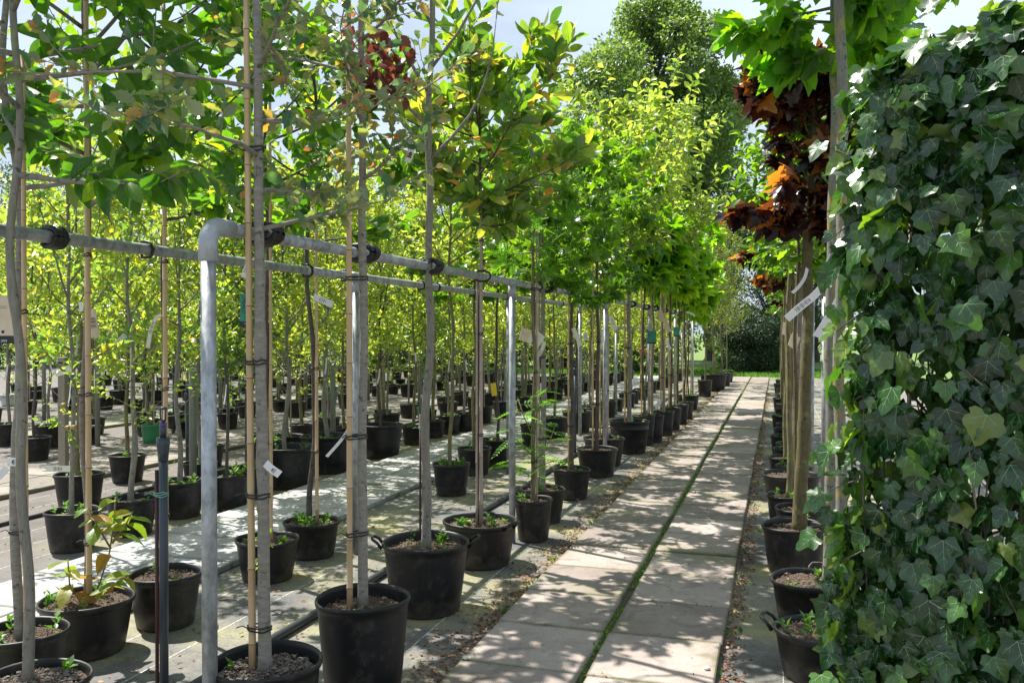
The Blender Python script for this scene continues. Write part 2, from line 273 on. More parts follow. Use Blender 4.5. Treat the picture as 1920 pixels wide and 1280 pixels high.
BARK = dict(
    cherry=mat_bark("grey_ringed_bark", (.17, .15, .125), (.34, .31, .275), (.20, .21, .11), .62),
    olive=mat_bark("mossy_bark", (.10, .085, .045), (.24, .20, .11), (.20, .20, .05), .55, False),
    grey=mat_bark("smooth_grey_bark", (.15, .135, .11), (.30, .275, .235), (.23, .26, .13), .60, False),
    dark=mat_bark("dark_bark", (.05, .04, .035), (.14, .115, .095), (.16, .16, .09), .68, False),
    lichen=mat_bark("lichen_bark", (.12, .12, .09), (.27, .26, .215), (.30, .23, .05), .57, False),
    brown=mat_bark("brown_green_bark", (.07, .055, .022), (.15, .125, .05), (.19, .18, .07), .60, False),
    silver=mat_bark("silver_brown_bark", (.15, .12, .095), (.29, .245, .205), (.24, .23, .13), .60),
)
LEAF = dict(
    walnut=mat_leaf("walnut_leaf", [(0, (.02, .075, .01)), (.45, (.04, .12, .014)), (.85, (.07, .17, .018)), (1, (.16, .22, .02))], rough=.3, trans=.48, tmul=(3.4, 3.2, .6), back=(.07, .13, .035)),
    broad=mat_leaf("broad_leaf", [(0, (.016, .06, .015)), (.5, (.035, .105, .015)), (.85, (.08, .17, .02)), (1, (.15, .2, .02))], rough=.3, trans=.5, tmul=(5.6, 4.6, .7), back=(.08, .14, .045)),
    glauc=mat_leaf("bronze_green_leaf", [(0, (.03, .085, .045)), (.35, (.055, .125, .06)), (.62, (.13, .18, .075)), (.86, (.19, .22, .06)), (.94, (.32, .19, .04)), (.975, (.36, .13, .03)), (1, (.28, .05, .03))], rough=.3, trans=.40, tmul=(3.4, 3.0, 1.0), back=(.27, .29, .19)),
    red=mat_leaf("red_brown_leaf", [(0, (.07, .025, .02)), (.6, (.13, .04, .03)), (1, (.22, .08, .05))], rough=.4, trans=.4, tmul=(1.9, 1.3, 1.1)),
    photinia=mat_leaf("pink_tipped_leaf", [(0, (.025, .09, .02)), (.35, (.07, .17, .025)), (.75, (.15, .26, .035)), (.92, (.24, .29, .06)), (.97, (.40, .26, .13)), (1, (.48, .18, .1))], rough=.3, trans=.5, tmul=(3.2, 2.8, .7), back=(.22, .26, .12), coat=.2),
    amber=mat_leaf("sweetgum_leaf", [(0, (.03, .085, .014)), (.6, (.055, .135, .018)), (1, (.11, .21, .025))], rough=.32, trans=.48, tmul=(4.6, 3.9, .6)),
    lime=mat_leaf("lime_yellow_leaf", [(0, (.10, .18, .03)), (.5, (.17, .26, .045)), (1, (.27, .33, .07))], rough=.33, trans=.52, tmul=(2.9, 2.6, 1.4)),
    catalpa=mat_leaf("catalpa_leaf", [(0, (.06, .17, .012)), (.6, (.12, .25, .02)), (1, (.2, .32, .025))], rough=.45, trans=.5, tmul=(3.6, 3.2, .5)),
    fruit=mat_leaf("fruit_tree_leaf", [(0, (.05, .12, .03)), (.5, (.10, .18, .035)), (.9, (.18, .25, .035)), (1, (.30, .27, .03))], rough=.28, trans=.5, tmul=(4.4, 3.8, 1.6), back=(.16, .2, .11)),
    fruit3=mat_leaf("dark_fruit_tree_leaf", [(0, (.03, .08, .02)), (.6, (.06, .12, .03)), (1, (.12, .18, .03))], rough=.28, trans=.45, tmul=(4.0, 3.6, 1.4), back=(.12, .17, .09)),
    fruit2=mat_leaf("pale_fruit_tree_leaf", [(0, (.10, .18, .03)), (.5, (.17, .26, .035)), (1, (.26, .32, .045))], rough=.28, trans=.5, tmul=(3.5, 2.9, 1.6), back=(.2, .24, .13)),
    olivec=mat_leaf("olive_leaf", [(0, (.06, .11, .02)), (.5, (.12, .17, .04)), (1, (.2, .25, .05))], rough=.4, trans=.45, tmul=(2.1, 2.1, .7)),
    maple=mat_leaf("maple_leaf", [(0, (.04, .13, .012)), (.6, (.065, .18, .015)), (1, (.14, .27, .02))], rough=.45, trans=.5, tmul=(4.6, 4.0, .5), back=(.09, .18, .04)),
    purple=mat_leaf("purple_maple_leaf", [(0, (.014, .006, .012)), (.55, (.020, .008, .015)), (.7, (.05, .017, .016)), (.86, (.15, .06, .018)), (1, (.28, .13, .03))], rough=.3, trans=.46, tmul=(3.6, 2.7, .8), coat=.2),
    robinia=mat_leaf("feather_leaf", [(0, (.06, .18, .02)), (1, (.12, .27, .03))], rough=.5, trans=.5, tmul=(2.2, 2.2, .6)),
    ivy=mat_leaf("ivy_leaf", [(0, (.008, .030, .012)), (.4, (.020, .065, .02)), (.75, (.04, .11, .025)), (.92, (.07, .16, .03)), (1, (.15, .20, .03))], rough=.27, spec=.65, trans=.24, tmul=(4.2, 4.2, .5), back=(.12, .19, .06), coat=.12),
    ivy_young=mat_leaf("young_ivy_leaf", [(0, (.10, .19, .02)), (1, (.17, .27, .03))], rough=.36, trans=.45, tmul=(2.3, 2.2, .5), back=(.14, .22, .06)),
    far=mat_leaf("far_tree_leaf", [(0, (.055, .11, .045)), (.5, (.09, .155, .055)), (1, (.16, .23, .08))], rough=.45, trans=.42, tmul=(2.8, 2.6, .8)),  # green made paler and bluer, distance haze put into the leaf colour
    far2=mat_leaf("far_dark_leaf", [(0, (.028, .06, .02)), (1, (.07, .12, .03))], rough=.45, trans=.3, tmul=(1.9, 1.9, .6)),
    shrub=mat_leaf("dark_shrub_leaf", [(0, (.012, .035, .014)), (1, (.035, .075, .02))], rough=.5, trans=.2, tmul=(1.8, 1.9, .6)),
    gold=mat_leaf("golden_shrub_leaf", [(0, (.14, .2, .03)), (1, (.28, .32, .05))], rough=.5, trans=.4, tmul=(1.7, 1.7, .6)),
)

# ------------------------------------------------------------------ mesh helpers
def mesh_from(name, V, F, mats, mi=None, rnd=None, smooth=False):
    """V (n,3) array, F list of faces (or (k,3)/(k,4) array)"""
    me = bpy.data.meshes.new(name)
    V = np.asarray(V, dtype=np.float32)
    if isinstance(F, np.ndarray):
        k = F.shape[1]; nf = len(F); loops = F.ravel().astype(np.int32)
        starts = np.arange(0, nf * k, k, dtype=np.int32); tot = np.full(nf, k, dtype=np.int32)
    else:
        nf = len(F); tot = np.array([len(f) for f in F], dtype=np.int32)
        starts = np.concatenate([[0], np.cumsum(tot)[:-1]]).astype(np.int32) if nf else np.zeros(0, np.int32)
        loops = np.array([i for f in F for i in f], dtype=np.int32)
    me.vertices.add(len(V)); me.vertices.foreach_set("co", V.ravel())
    me.loops.add(len(loops)); me.loops.foreach_set("vertex_index", loops)
    me.polygons.add(nf); me.polygons.foreach_set("loop_start", starts); me.polygons.foreach_set("loop_total", tot)
    if mi is not None: me.polygons.foreach_set("material_index", np.asarray(mi, dtype=np.int32))
    me.polygons.foreach_set("use_smooth", np.full(nf, smooth))
    for m in (mats if isinstance(mats, (list, tuple)) else [mats]): me.materials.append(m)
    if rnd is not None:
        a = me.attributes.new("rnd", 'FLOAT', 'POINT'); a.data.foreach_set("value", np.asarray(rnd, dtype=np.float32))
    me.update(calc_edges=True)
    return me

class MB:
    def __init__(s): s.v = []; s.f = []; s.mi = []
    def add(s, vs_, fs, mi=0):
        b = len(s.v); s.v.extend(vs_); s.f.extend([tuple(b + i for i in f) for f in fs]); s.mi.extend([mi] * len(fs)); return s
    def box(s, x0, x1, y0, y1, z0, z1, bev=0.0, mi=0):
        if bev <= 0:
            v = [(x0, y0, z0), (x1, y0, z0), (x1, y1, z0), (x0, y1, z0), (x0, y0, z1), (x1, y0, z1), (x1, y1, z1), (x0, y1, z1)]
            f = [(0, 3, 2, 1), (4, 5, 6, 7), (0, 1, 5, 4), (1, 2, 6, 5), (2, 3, 7, 6), (3, 0, 4, 7)]
        else:
            b = bev
            v = [(x0, y0, z0), (x1, y0, z0), (x1, y1, z0), (x0, y1, z0), (x0, y0, z1 - b), (x1, y0, z1 - b), (x1, y1, z1 - b), (x0, y1, z1 - b),
                 (x0 + b, y0 + b, z1), (x1 - b, y0 + b, z1), (x1 - b, y1 - b, z1), (x0 + b, y1 - b, z1)]
            f = [(0, 3, 2, 1), (0, 1, 5, 4), (1, 2, 6, 5), (2, 3, 7, 6), (3, 0, 4, 7), (4, 5, 9, 8), (5, 6, 10, 9), (6, 7, 11, 10), (7, 4, 8, 11), (8, 9, 10, 11)]
        return s.add(v, f, mi)
    def tube(s, pts, rad, n=8, mi=0, cap=True, mis=None):
        pts = [Vector(p) for p in pts]; k = len(pts)
        if not hasattr(rad, '__len__'): rad = [rad] * k
        b = len(s.v); up = Vector((0, 0, 1)); t0 = (pts[1] - pts[0]).normalized()
        x = t0.cross(up) if abs(t0.z) < .95 else t0.cross(Vector((0, 1, 0))); x.normalize()
        for i, p in enumerate(pts):
            t = (pts[min(i + 1, k - 1)] - pts[max(i - 1, 0)])
            if t.length < 1e-9: t = t0
            t.normalize()
            x = (x - t * x.dot(t)); x.normalize(); yv = t.cross(x)
            for j in range(n):
                a = 2 * math.pi * j / n
                s.v.append(tuple(p + (x * math.cos(a) + yv * math.sin(a)) * rad[i]))
        for i in range(k - 1):
            for j in range(n):
                j2 = (j + 1) % n
                s.f.append((b + i * n + j, b + i * n + j2, b + (i + 1) * n + j2, b + (i + 1) * n + j)); s.mi.append(mis[i] if mis else mi)
        if cap:
            s.f.append(tuple(b + j for j in range(n))[::-1]); s.mi.append(mi)
            s.f.append(tuple(b + (k - 1) * n + j for j in range(n))); s.mi.append(mi)
        return s
    def lathe(s, prof, n=24, mi=0, c=(0, 0)):
        b = len(s.v); k = len(prof)
        for r, z in prof:
            for j in range(n):
                a = 2 * math.pi * j / n; s.v.append((c[0] + r * math.cos(a), c[1] + r * math.sin(a), z))
        for i in range(k - 1):
            for j in range(n):
                j2 = (j + 1) % n; s.f.append((b + i * n + j, b + i * n + j2, b + (i + 1) * n + j2, b + (i + 1) * n + j)); s.mi.append(mi)
        return s
    def mesh(s, name, mats, smooth=True, rnd=None): return mesh_from(name, s.v, s.f, mats, s.mi, rnd, smooth)

def link(name, me, parent=None, loc=None, kind=None, label=None, cat=None, group=None):
    o = bpy.data.objects.new(name, me); COL.objects.link(o)
    if parent is not None: o.parent = parent
    if loc is not None: o.location = loc
    if kind: o['kind'] = kind
    if label: o['label'] = label
    if cat: o['category'] = cat
    if group: o['group'] = group
    return o
def thing(name, label, cat, loc=(0, 0, 0), rz=0.0, group=None):
    o = link(name, None, loc=loc, label=label, cat=cat, group=group); o.rotation_euler = (0, 0, rz); o.empty_display_size = .2
    return o

# ------------------------------------------------------------------ leaf templates (length 1 along +Y, normal +Z)
def T_simple(w=.3, fold=.10, bend=.12, n=4):
    """folded blade with n stations, droops to the tip"""
    v = [(0, 0, 0)]; f = []
    prof = [(.18, .55), (.42, 1.0), (.68, .78), (.86, .38)][:n]
    for (t, k) in prof:
        z = -bend * t * t
        v += [(-w * k, t, z + fold * k * .6), (0, t, z), (w * k, t, z + fold * k * .6)]
    v.append((0, 1, -bend)); last = len(v) - 1
    f += [(0, 2, 1), (0, 3, 2)]
    for i in range(len(prof) - 1):
        a = 1 + 3 * i; b = a + 3
        f += [(a, a + 1, b + 1, b), (a + 1, a + 2, b + 2, b + 1)]
    a = 1 + 3 * (len(prof) - 1)
    f += [(a, a + 1, last), (a + 1, a + 2, last)]
    return v, f, [0] * len(f)
def T_cheap(w=.32, fold=.12):
    v = [(0, 0, 0), (-w, .45, fold), (0, .5, -.05), (w, .45, fold), (0, 1, -.12)]
    return v, [(0, 2, 1), (0, 3, 2), (1, 2, 4), (2, 3, 4)], [0] * 4
def surf(x, y, fold, bend): return fold * abs(x) * .8 - bend * y * y + .05 * math.sin(x * 9) * y
def T_outline(half, c=(0, .38), fold=.15, bend=.15, veins=None, vw=.02, rim=None, jit=0.0, js=0, curl=0.0):
    """star-shaped outline fanned about c; half = right side points from petiole to tip; veins = end points"""
    pts = list(half) + [(-x, y) for x, y in reversed(half[:-1])] if abs(half[-1][0]) < 1e-6 else list(half) + [(-x, y) for x, y in reversed(half)]
    if jit:
        jr = np.random.default_rng(js); sk = jr.normal(0, jit)
        pts = [(x * (1 + jr.normal(0, jit)) + sk * y * .5, y * (1 + jr.normal(0, jit * .6)) + (jr.normal(0, jit * .15) if y > .2 else 0)) for x, y in pts]
    v = [(c[0], c[1], surf(c[0], c[1], fold, bend))]
    mid = []; 
    for x, y in pts: mid.append(((x + c[0]) / 2, (y + c[1]) / 2))
    n = len(pts)
    v += [(x, y, surf(x, y, fold, bend)) for x, y in mid]
    cr_ = np.random.default_rng(js + 7)
    v += [(x, y, surf(x, y, fold, bend) + curl * cr_.normal(.3, 1)) for x, y in pts]
    f = []
    for i in range(n):
        j = (i + 1) % n
        if i == n - 1 and pts[0][0] != 0: pass
        f += [(0, 1 + i, 1 + j), (1 + i, 1 + n + i, 1 + n + j, 1 + j)]
    mi = [0] * len(f)
    if veins:
        for (sx, sy_, ex, ey) in veins:
            dx, dy = ex - sx, ey - sy_; ln = math.hypot(dx, dy); nx, ny = -dy / ln, dx / ln
            b = len(v); K = 4; wv = vw * (1 if ln > .35 else .6)
            for q in range(K):
                t = q / (K - 1); x, y = sx + dx * t, sy_ + dy * t; w_ = wv * (1 - t * .8)
                for s in (-1, 1):
                    xx, yy = x + nx * w_ * s, y + ny * w_ * s
                    v.append((xx, yy, surf(x, y, fold, bend) + .012))
            for q in range(K - 1):
                f.append((b + 2 * q, b + 2 * q + 2, b + 2 * q + 3, b + 2 * q + 1)); mi.append(1)
    return v, f, mi
IVY_H = [(.05, .02), (.17, -.10), (.33, -.11), (.43, -.01), (.44, .12), (.50, .25), (.60, .39), (.47, .46), (.34, .52), (.25, .64), (.15, .82), (0, 1.0)]
IVY_V = [(0, .02, 0, .95), (0, .03, .50, .35), (0, .03, -.50, .35), (0, .02, .33, .02), (0, .02, -.33, .02),
         (0, .35, .20, .55), (0, .35, -.20, .55), (0, .55, .12, .74), (0, .55, -.12, .74), (.25, .2, .40, .22), (-.25, .2, -.40, .22), (.22, .18, .30, .40), (-.22, .18, -.30, .40)]
MAP_H = [(.03, .0), (.16, -.14), (.30, -.10), (.34, .02), (.52, .05), (.46, .18), (.70, .34), (.56, .40), (.62, .56), (.44, .52), (.30, .50), (.30, .66), (.20, .72), (.13, .90), (0, 1.1)]
MAP_V = [(0, .02, 0, 1.0), (0, .03, .58, .40), (0, .03, -.58, .40), (0, .02, .42, .06), (0, .02, -.42, .06)]
AMB_H = [(.03, .02), (.30, -.05), (.50, .05), (.30, .20), (.46, .36), (.66, .50), (.36, .50), (.20, .50), (.12, .72), (0, 1.05)]
CAT_H = [(.08, -.05), (.28, -.08), (.42, .10), (.44, .35), (.30, .65), (.14, .85), (0, 1.05)]
OVL_H = [(.05, .03), (.17, .15), (.27, .32), (.30, .50), (.25, .70), (.13, .88), (0, 1.0)]
OVL_V = [(0, .0, 0, .97)] + [(0, t, s * .21 * (1 if t < .6 else .7), t + .16) for t in (.18, .34, .5, .66) for s in (-1, 1)]
GLA_H = [(.03, .06), (.13, .14), (.17, .26), (.25, .30), (.22, .42), (.30, .48), (.23, .60), (.24, .70), (.12, .80), (0, 1.0)]
PHO_H = [(.04, .05), (.13, .2), (.21, .4), (.24, .6), (.18, .82), (.08, .94), (0, 1.02)]
def T_pinnate(pairs=8, lw=.34, ll=.26):
    v = []; f = []; mi = []
    def leaflet(bx, by, ang, L_):
        b = len(v); c, s = math.cos(ang), math.sin(ang)
        for (x, y, z) in [(0, 0, 0), (-lw * .5, .5, .05), (0, .55, 0), (lw * .5, .5, .05), (0, 1, -.08)]:
            x *= L_ ; y *= L_; v.append((bx + x * c + y * s, by - x * s + y * c, z * L_ - .25 * by * by))
        f.extend([(b, b + 2, b + 1), (b, b + 3, b + 2), (b + 1, b + 2, b + 4), (b + 2, b + 3, b + 4)]); mi.extend([0] * 4)
    for i in range(pairs):
        t = .15 + .8 * i / pairs
        L_ = ll * (1 - .5 * abs(t - .45))
        leaflet(0, t, 1.2, L_); leaflet(0, t, -1.2, L_)
    leaflet(0, .92, 0, ll * .8)
    b = len(v)
    for t in (0, .33, .66, .95): v += [(-.008, t, -.25 * t * t - .004), (.008, t, -.25 * t * t - .004)]
    for q in range(3): f.append((b + 2 * q, b + 2 * q + 1, b + 2 * q + 3, b + 2 * q + 2)); mi.append(0)
    return v, f, mi

TEMPL = dict(
    ivy=[T_outline(IVY_H, (0, .3), .14 * k, b, IVY_V, .010, jit=.10, js=q, curl=.035) for q, (k, b) in enumerate(((1, .18), (-1, .35), (2.4, .05), (.3, .5), (-.5, .1), (3.2, .3), (1.5, -.15)))],
    walnut=[T_outline([(x_ * .82, y_) for x_, y_ in OVL_H], (0, .5), f_, b, OVL_V, .008) for f_, b in ((.3, .25), (.7, .1), (.1, .5), (.9, .4), (-.3, .3))],
    broad=[T_outline(OVL_H, (0, .5), f_, b, OVL_V, .008) for f_, b in ((.3, .2), (.8, .1), (.1, .45), (1.0, .4), (-.3, .3))],
    glauc=[T_outline(GLA_H, (0, .5), f_, b, [(0, 0, 0, .95)], .01) for f_, b in ((.3, .2), (.7, .1), (.1, .35))],
    photinia=[T_outline(PHO_H, (0, .5), f_, b, [(0, 0, 0, .95)], .012) for f_, b in ((.5, .1), (.9, .2), (.2, .3))],
    maple=[T_outline(MAP_H, (0, .32), f_, b, MAP_V, .008, jit=.06, js=q, curl=.035) for q, (f_, b) in enumerate(((.2, .25), (-.3, .5), (.5, .1), (.1, .7), (-.5, .2)))],
    amber=[T_outline(AMB_H, (0, .3), f_, b) for f_, b in ((.2, .25), (.4, .35))],
    catalpa=[T_outline(CAT_H, (0, .4), f_, b) for f_, b in ((.3, .25), (.5, .35))],
    small=[T_cheap(.30, .12), T_cheap(.26, .05)],
    simple=[T_simple(.27, .12, .15), T_simple(.24, .2, .3)],
    robinia=[T_pinnate()],
)
TEMPL['lime'] = [T_simple(.25, .12, .2), T_simple(.22, .2, .35)]
LEAFMESH = {}
def leaf_meshes(tpl, matk, vein):
    k = (tpl, matk)
    if k not in LEAFMESH:
        LEAFMESH[k] = [mesh_from("leaf_" + matk, *[x for x in t[:2]], [LEAF.get(matk) or M[matk], vein], t[2], np.full(len(t[0]), i * .01), True) for i, t in enumerate(TEMPL[tpl])]
    return LEAFMESH[k]

def frames(D, N):
    D = D / np.linalg.norm(D, axis=1)[:, None]
    X = np.cross(D, N); X /= (np.linalg.norm(X, axis=1)[:, None] + 1e-9)
    Z = np.cross(X, D)
    return np.stack([X, D, Z], axis=2)   # columns

def leaf_batch(name, tpl, mats, P, D, N, S, rng):
    """join many leaves into one mesh"""
    n = len(P)
    Fm = frames(D, N); tv = TEMPL[tpl]; ch = rng.integers(0, len(tv), n)
    VV = []; FF = []; MI = []; RN = []; base = 0
    rn = rng.random(n)
    for k, (v, f, mi) in enumerate(tv):
        idx = np.nonzero(ch == k)[0]
        if not len(idx): continue
        v = np.array(v, dtype=np.float64)
        W = np.einsum('nij,vj->nvi', Fm[idx], v) * S[idx][:, None, None] + P[idx][:, None, :]
        VV.append(W.reshape(-1, 3)); RN.append(np.repeat(rn[idx], len(v)))
        offs = base + np.arange(len(idx)) * len(v)
        for fl in (3, 4):
            fs = [(i, q) for i, q in enumerate(f) if len(q) == fl]
            if not fs: continue
            fa = np.array([q for _, q in fs]); m_ = np.array([mi[i] for i, _ in fs])
            FF.append(((fa[None] + offs[:, None, None]).reshape(-1, fl), np.tile(m_, len(idx))))
        base += len(idx) * len(v)
    V = np.concatenate(VV)
    me = bpy.data.meshes.new(name)
    loops = np.concatenate([a.ravel() for a, _ in FF]).astype(np.int32)
    tot = np.concatenate([np.full(len(a), a.shape[1]) for a, _ in FF]).astype(np.int32)
    starts = np.concatenate([[0], np.cumsum(tot)[:-1]]).astype(np.int32)
    me.vertices.add(len(V)); me.vertices.foreach_set("co", V.astype(np.float32).ravel())
    me.loops.add(len(loops)); me.loops.foreach_set("vertex_index", loops)
    me.polygons.add(len(tot)); me.polygons.foreach_set("loop_start", starts); me.polygons.foreach_set("loop_total", tot)
    me.polygons.foreach_set("material_index", np.concatenate([b for _, b in FF]).astype(np.int32))
    for m in mats: me.materials.append(m)
    a = me.attributes.new("rnd", 'FLOAT', 'POINT'); a.data.foreach_set("value", np.concatenate(RN).astype(np.float32))
    me.update(calc_edges=True)
    return me

def unit(v): return v / (np.linalg.norm(v) + 1e-9)

# ------------------------------------------------------------------ growth
def profile(shape, t):
    if shape == 'round': return math.sqrt(max(.08, 1 - (2 * t - 1) ** 2))
    if shape == 'globe': return math.sqrt(max(.2, 1 - (2 * t - 1) ** 2)) * 1.05
    if shape == 'vase': return .45 + .6 * math.sin(math.pi * min(1, t * .8 + .15))
    if shape == 'cone': return max(.15, 1.05 - t)
    if shape == 'egg': return max(.15, math.sin(math.pi * (t * .8 + .18)))
    return 1.0

def grow(rng, trunk_at, z0, z1, R, shape='round', nl=14, elev=(10, 55), curve=.25, nt=7, tl=.28, lpt=8, droop=.3, ls=.1, lsv=.35,
         limb_r=.008, face=.8, tip=False, nseg=5):
    """limbs, twigs and leaf frames about a trunk"""
    limbs = []; twigs = []; P = []; D = []; N = []; S = []
    for i in range(nl):
        t = (i + .5 * rng.random() + .25) / nl
        z = z0 + (z1 - z0) * t * .92
        az = i * 2.399 + rng.normal(0, .35)
        L_ = R * profile(shape, t) * rng.uniform(.75, 1.15)
        e = R_(elev[0] + (elev[1] - elev[0]) * t + rng.normal(0, 7))
        p = np.array(trunk_at(z), float); d = np.array([math.cos(az) * math.cos(e), math.sin(az) * math.cos(e), math.sin(e)])
        pts = [p.copy()]; st = L_ / math.cos(min(e, 1.0)) / nseg
        for k in range(nseg):
            d = unit(d + np.array([0, 0, curve / nseg * 1.6]) + rng.normal(0, .10, 3)); p = p + d * st; pts.append(p.copy())
        limbs.append((pts, [limb_r * (1.0 - .8 * k / nseg) * (1.15 - .4 * t) for k in range(nseg + 1)]))
        for q in range(nt):
            s_ = rng.uniform(.2 if not tip else .7, 1.0) if q else 1.0
            k = min(nseg - 1, int(s_ * nseg)); a = s_ * nseg - k
            bp = pts[k] * (1 - a) + pts[k + 1] * a
            ax = unit(pts[k + 1] - pts[k]); rd = rng.normal(0, 1, 3); rd[2] = abs(rd[2]) * .6 - .1
            td = unit(ax * (.7 if q else 2.5) + unit(rd) * .9); tln = tl * rng.uniform(.55, 1.25)
            tp = [bp]; dd = td
            for _ in range(2):
                dd = unit(dd + rng.normal(0, .12, 3) + np.array([0, 0, .08])); tp.append(tp[-1] + dd * tln / 2)
            twigs.append((tp, [limb_r * .32, limb_r * .24, limb_r * .12]))
            ph = rng.random() * 6.28
            for m in range(lpt):
                u_ = (m + .6) / lpt; kk = 0 if u_ < .5 else 1; aa = u_ * 2 - kk
                lp = tp[kk] * (1 - aa) + tp[min(2, kk + 1)] * aa
                ang = ph + m * 2.4
                o1 = unit(np.cross(td, [0.13, .07, 1.0])); o2 = np.cross(td, o1)
                out = o1 * math.cos(ang) + o2 * math.sin(ang)
                ld = unit(out * .8 + td * (.35 + .7 * u_) + np.array([0, 0, -droop]) + rng.normal(0, .15, 3))
                nn = unit(np.array([0, 0, 1.0]) * face + rng.normal(0, .45, 3) + out * .25)
                P.append(lp); D.append(ld); N.append(nn); S.append(ls * rng.uniform(1 - lsv, 1 + lsv * .7))
    return limbs, twigs, np.array(P), np.array(D), np.array(N), np.array(S)

def trunk_curve(rng, H, wob=.012, lean=(0, 0), n=16):
    ph = rng.uniform(0, 6.28, 4)
    def at(z):
        t = z / max(H, .01)
        env = min(1, z * 1.6)
        return (lean[0] * t + wob * env * (math.sin(z * 3.1 + ph[0]) + .5 * math.sin(z * 7.3 + ph[1])),
                lean[1] * t + wob * env * (math.sin(z * 2.7 + ph[2]) + .5 * math.sin(z * 6.1 + ph[3])), z)
    return at
def trunk_mesh(name, rng, at, zs, H, r0, r1, bark, extra=None, n=10, knots=6):
    mb = MB(); K = max(8, int((H - zs) / .09)); pts = []; rad = []
    kn = [(rng.uniform(zs + .2, H), rng.uniform(.08, .3)) for _ in range(knots)]
    for i in range(K + 1):
        z = zs + (H - zs) * i / K; t = i / K
        r = r0 + (r1 - r0) * t + r0 * .35 * math.exp(-(z - zs) / .06)
        for kz, ka in kn: r *= 1 + ka * math.exp(-((z - kz) / .025) ** 2)
        pts.append(at(z)); rad.append(r)
    mb.tube(pts, rad, n)
    if extra:
        for p, r in extra: mb.tube(p, r, 5)
    return mb.mesh(name, bark)
def stake_mesh(name, z0, z1, r=.009, dx=0, dy=0, mat='bamboo', n=8, seed=0, lean=(0, 0)):
    rg = np.random.default_rng(seed); z = z0; pts = []; rad = []; mis = []
    def pos(z): t = (z - z0) / (z1 - z0); return (dx + lean[0] * t, dy + lean[1] * t, z)
    nxt = z0 + rg.uniform(.05, .2); pts.append(pos(z0)); rad.append(r * 1.05)
    while nxt < z1 - .03:
        tt = 1 - .25 * (nxt - z0) / (z1 - z0)
        for dz, k, m in ((-.006, 1.0, 0), (-.002, 1.18, 1), (.002, 1.18, 0), (.007, 1.0, 0)):
            pts.append(pos(nxt + dz)); rad.append(r * k * tt); mis.append({-.006: 0, -.002: 0, .002: 1, .007: 0}[dz])
        nxt += rg.uniform(.2, .34)
    pts.append(pos(z1)); rad.append(r * .75); mis.append(0)
    mb = MB().tube(pts, rad, n, mis=mis)
    return mb.mesh(name, [M[mat], M['bamboo_node']])
def ring_mesh(name, pts2d, r, z, mat, turns=1, dz=.012):
    """band round a set of (x, y, radius) circles: convex outline of the circles"""
    al = []
    for (x, y, q) in pts2d:
        for j in range(16):
            a = 2 * math.pi * j / 16; al.append((x + (q + r) * math.cos(a), y + (q + r) * math.sin(a)))
    al = sorted(set(al))
    def half(ps):
        h = []
        for p in ps:
            while len(h) > 1 and (h[-1][0] - h[-2][0]) * (p[1] - h[-2][1]) - (h[-1][1] - h[-2][1]) * (p[0] - h[-2][0]) <= 0: h.pop()
            h.append(p)
        return h
    hull = half(al)[:-1] + half(al[::-1])[:-1]
    mb = MB()
    for t in range(turns):
        zz = z + t * dz
        loop = [(x, y, zz + .003 * math.sin(i * .9 + t)) for i, (x, y) in enumerate(hull)]
        mb.tube(loop + [loop[0]], r, 6, cap=False)
    # loose tail
    x, y = hull[0]
    mb.tube([(x, y, z), (x - .02, y - .01, z + .012), (x - .045, y - .012, z + .002)], r * .7, 5)
    return mb.mesh(name, M[mat])

# ------------------------------------------------------------------ pots, soil, weeds
def pot_mesh(R, H, mat='pot', ribs=False, n=36):
    b = R * .80
    prof = [(.001, .004), (b * .96, .004), (b, .012), (b + (R - b) * .35, H * .36), (R * .965, H * .88), (R * .97, H - .03), (R * 1.01, H - .022), (R * 1.03, H - .010),
            (R * 1.025, H), (R * 1.0, H + .004), (R * .965, H - .002), (R * .95, H - .018), (R * .93, H * .80), (R * .90, H * .66)]
    if ribs: prof[4:4] = [(R * .94, H * .74), (R * .975, H * .75), (R * .975, H * .78), (R * .95, H * .79)]
    mb = MB().lathe(prof, n); q = (R * 37.7 + H * 91.3) % 6.28; e = .012 + .012 * math.sin(q * 3)
    mb.v = [(x * (1 + e * math.cos(2 * math.atan2(y, x) + q)), y * (1 + e * math.cos(2 * math.atan2(y, x) + q)), z + (.004 * math.sin(math.atan2(y, x) * 2 + q * 2) if z > H * .9 else 0)) for x, y, z in mb.v]
    return mb.mesh("pot", M[mat])
def handle_mesh(R, H, a):
    c, s = math.cos(a), math.sin(a); tx, ty = -s, c; w = .055
    def P3(out, side, z): return (c * (R + out) + tx * side, s * (R + out) + ty * side, z)
    mb = MB().tube([P3(.0, -w, H - .03), P3(.025, -w, H + .004), P3(.055, -w * .8, H + .022), P3(.06, 0, H + .026), P3(.055, w * .8, H + .022), P3(.025, w, H + .004), P3(.0, w, H - .03)],
                   [.010, .009, .008, .008, .008, .009, .010], 8)
    return mb.mesh("handle", M['pot'])
def soil_mesh(R, z, seed, n=28, rings=7, mound=.02):
    mb = MB(); v = [(0, 0, z + mound)]; f = []
    for i in range(1, rings + 1):
        r = R * i / rings
        for j in range(n):
            a = 2 * math.pi * j / n
            q = Vector((r * math.cos(a) * 9 + seed * 3.7, r * math.sin(a) * 9, seed))
            dz = (noise.noise(q) * .022 + noise.noise(q * 3.1) * .010) * (1 if i < rings else .3)
            v.append((r * math.cos(a), r * math.sin(a), z + mound * (1 - i / rings) + dz))
    for j in range(n): f.append((0, 1 + j, 1 + (j + 1) % n))
    for i in range(rings - 1):
        for j in range(n):
            a = 1 + i * n + j; b = 1 + i * n + (j + 1) % n; f.append((a, a + n, b + n, b))
    mb.add(v, f); return mb.mesh("soil", M['soil'])
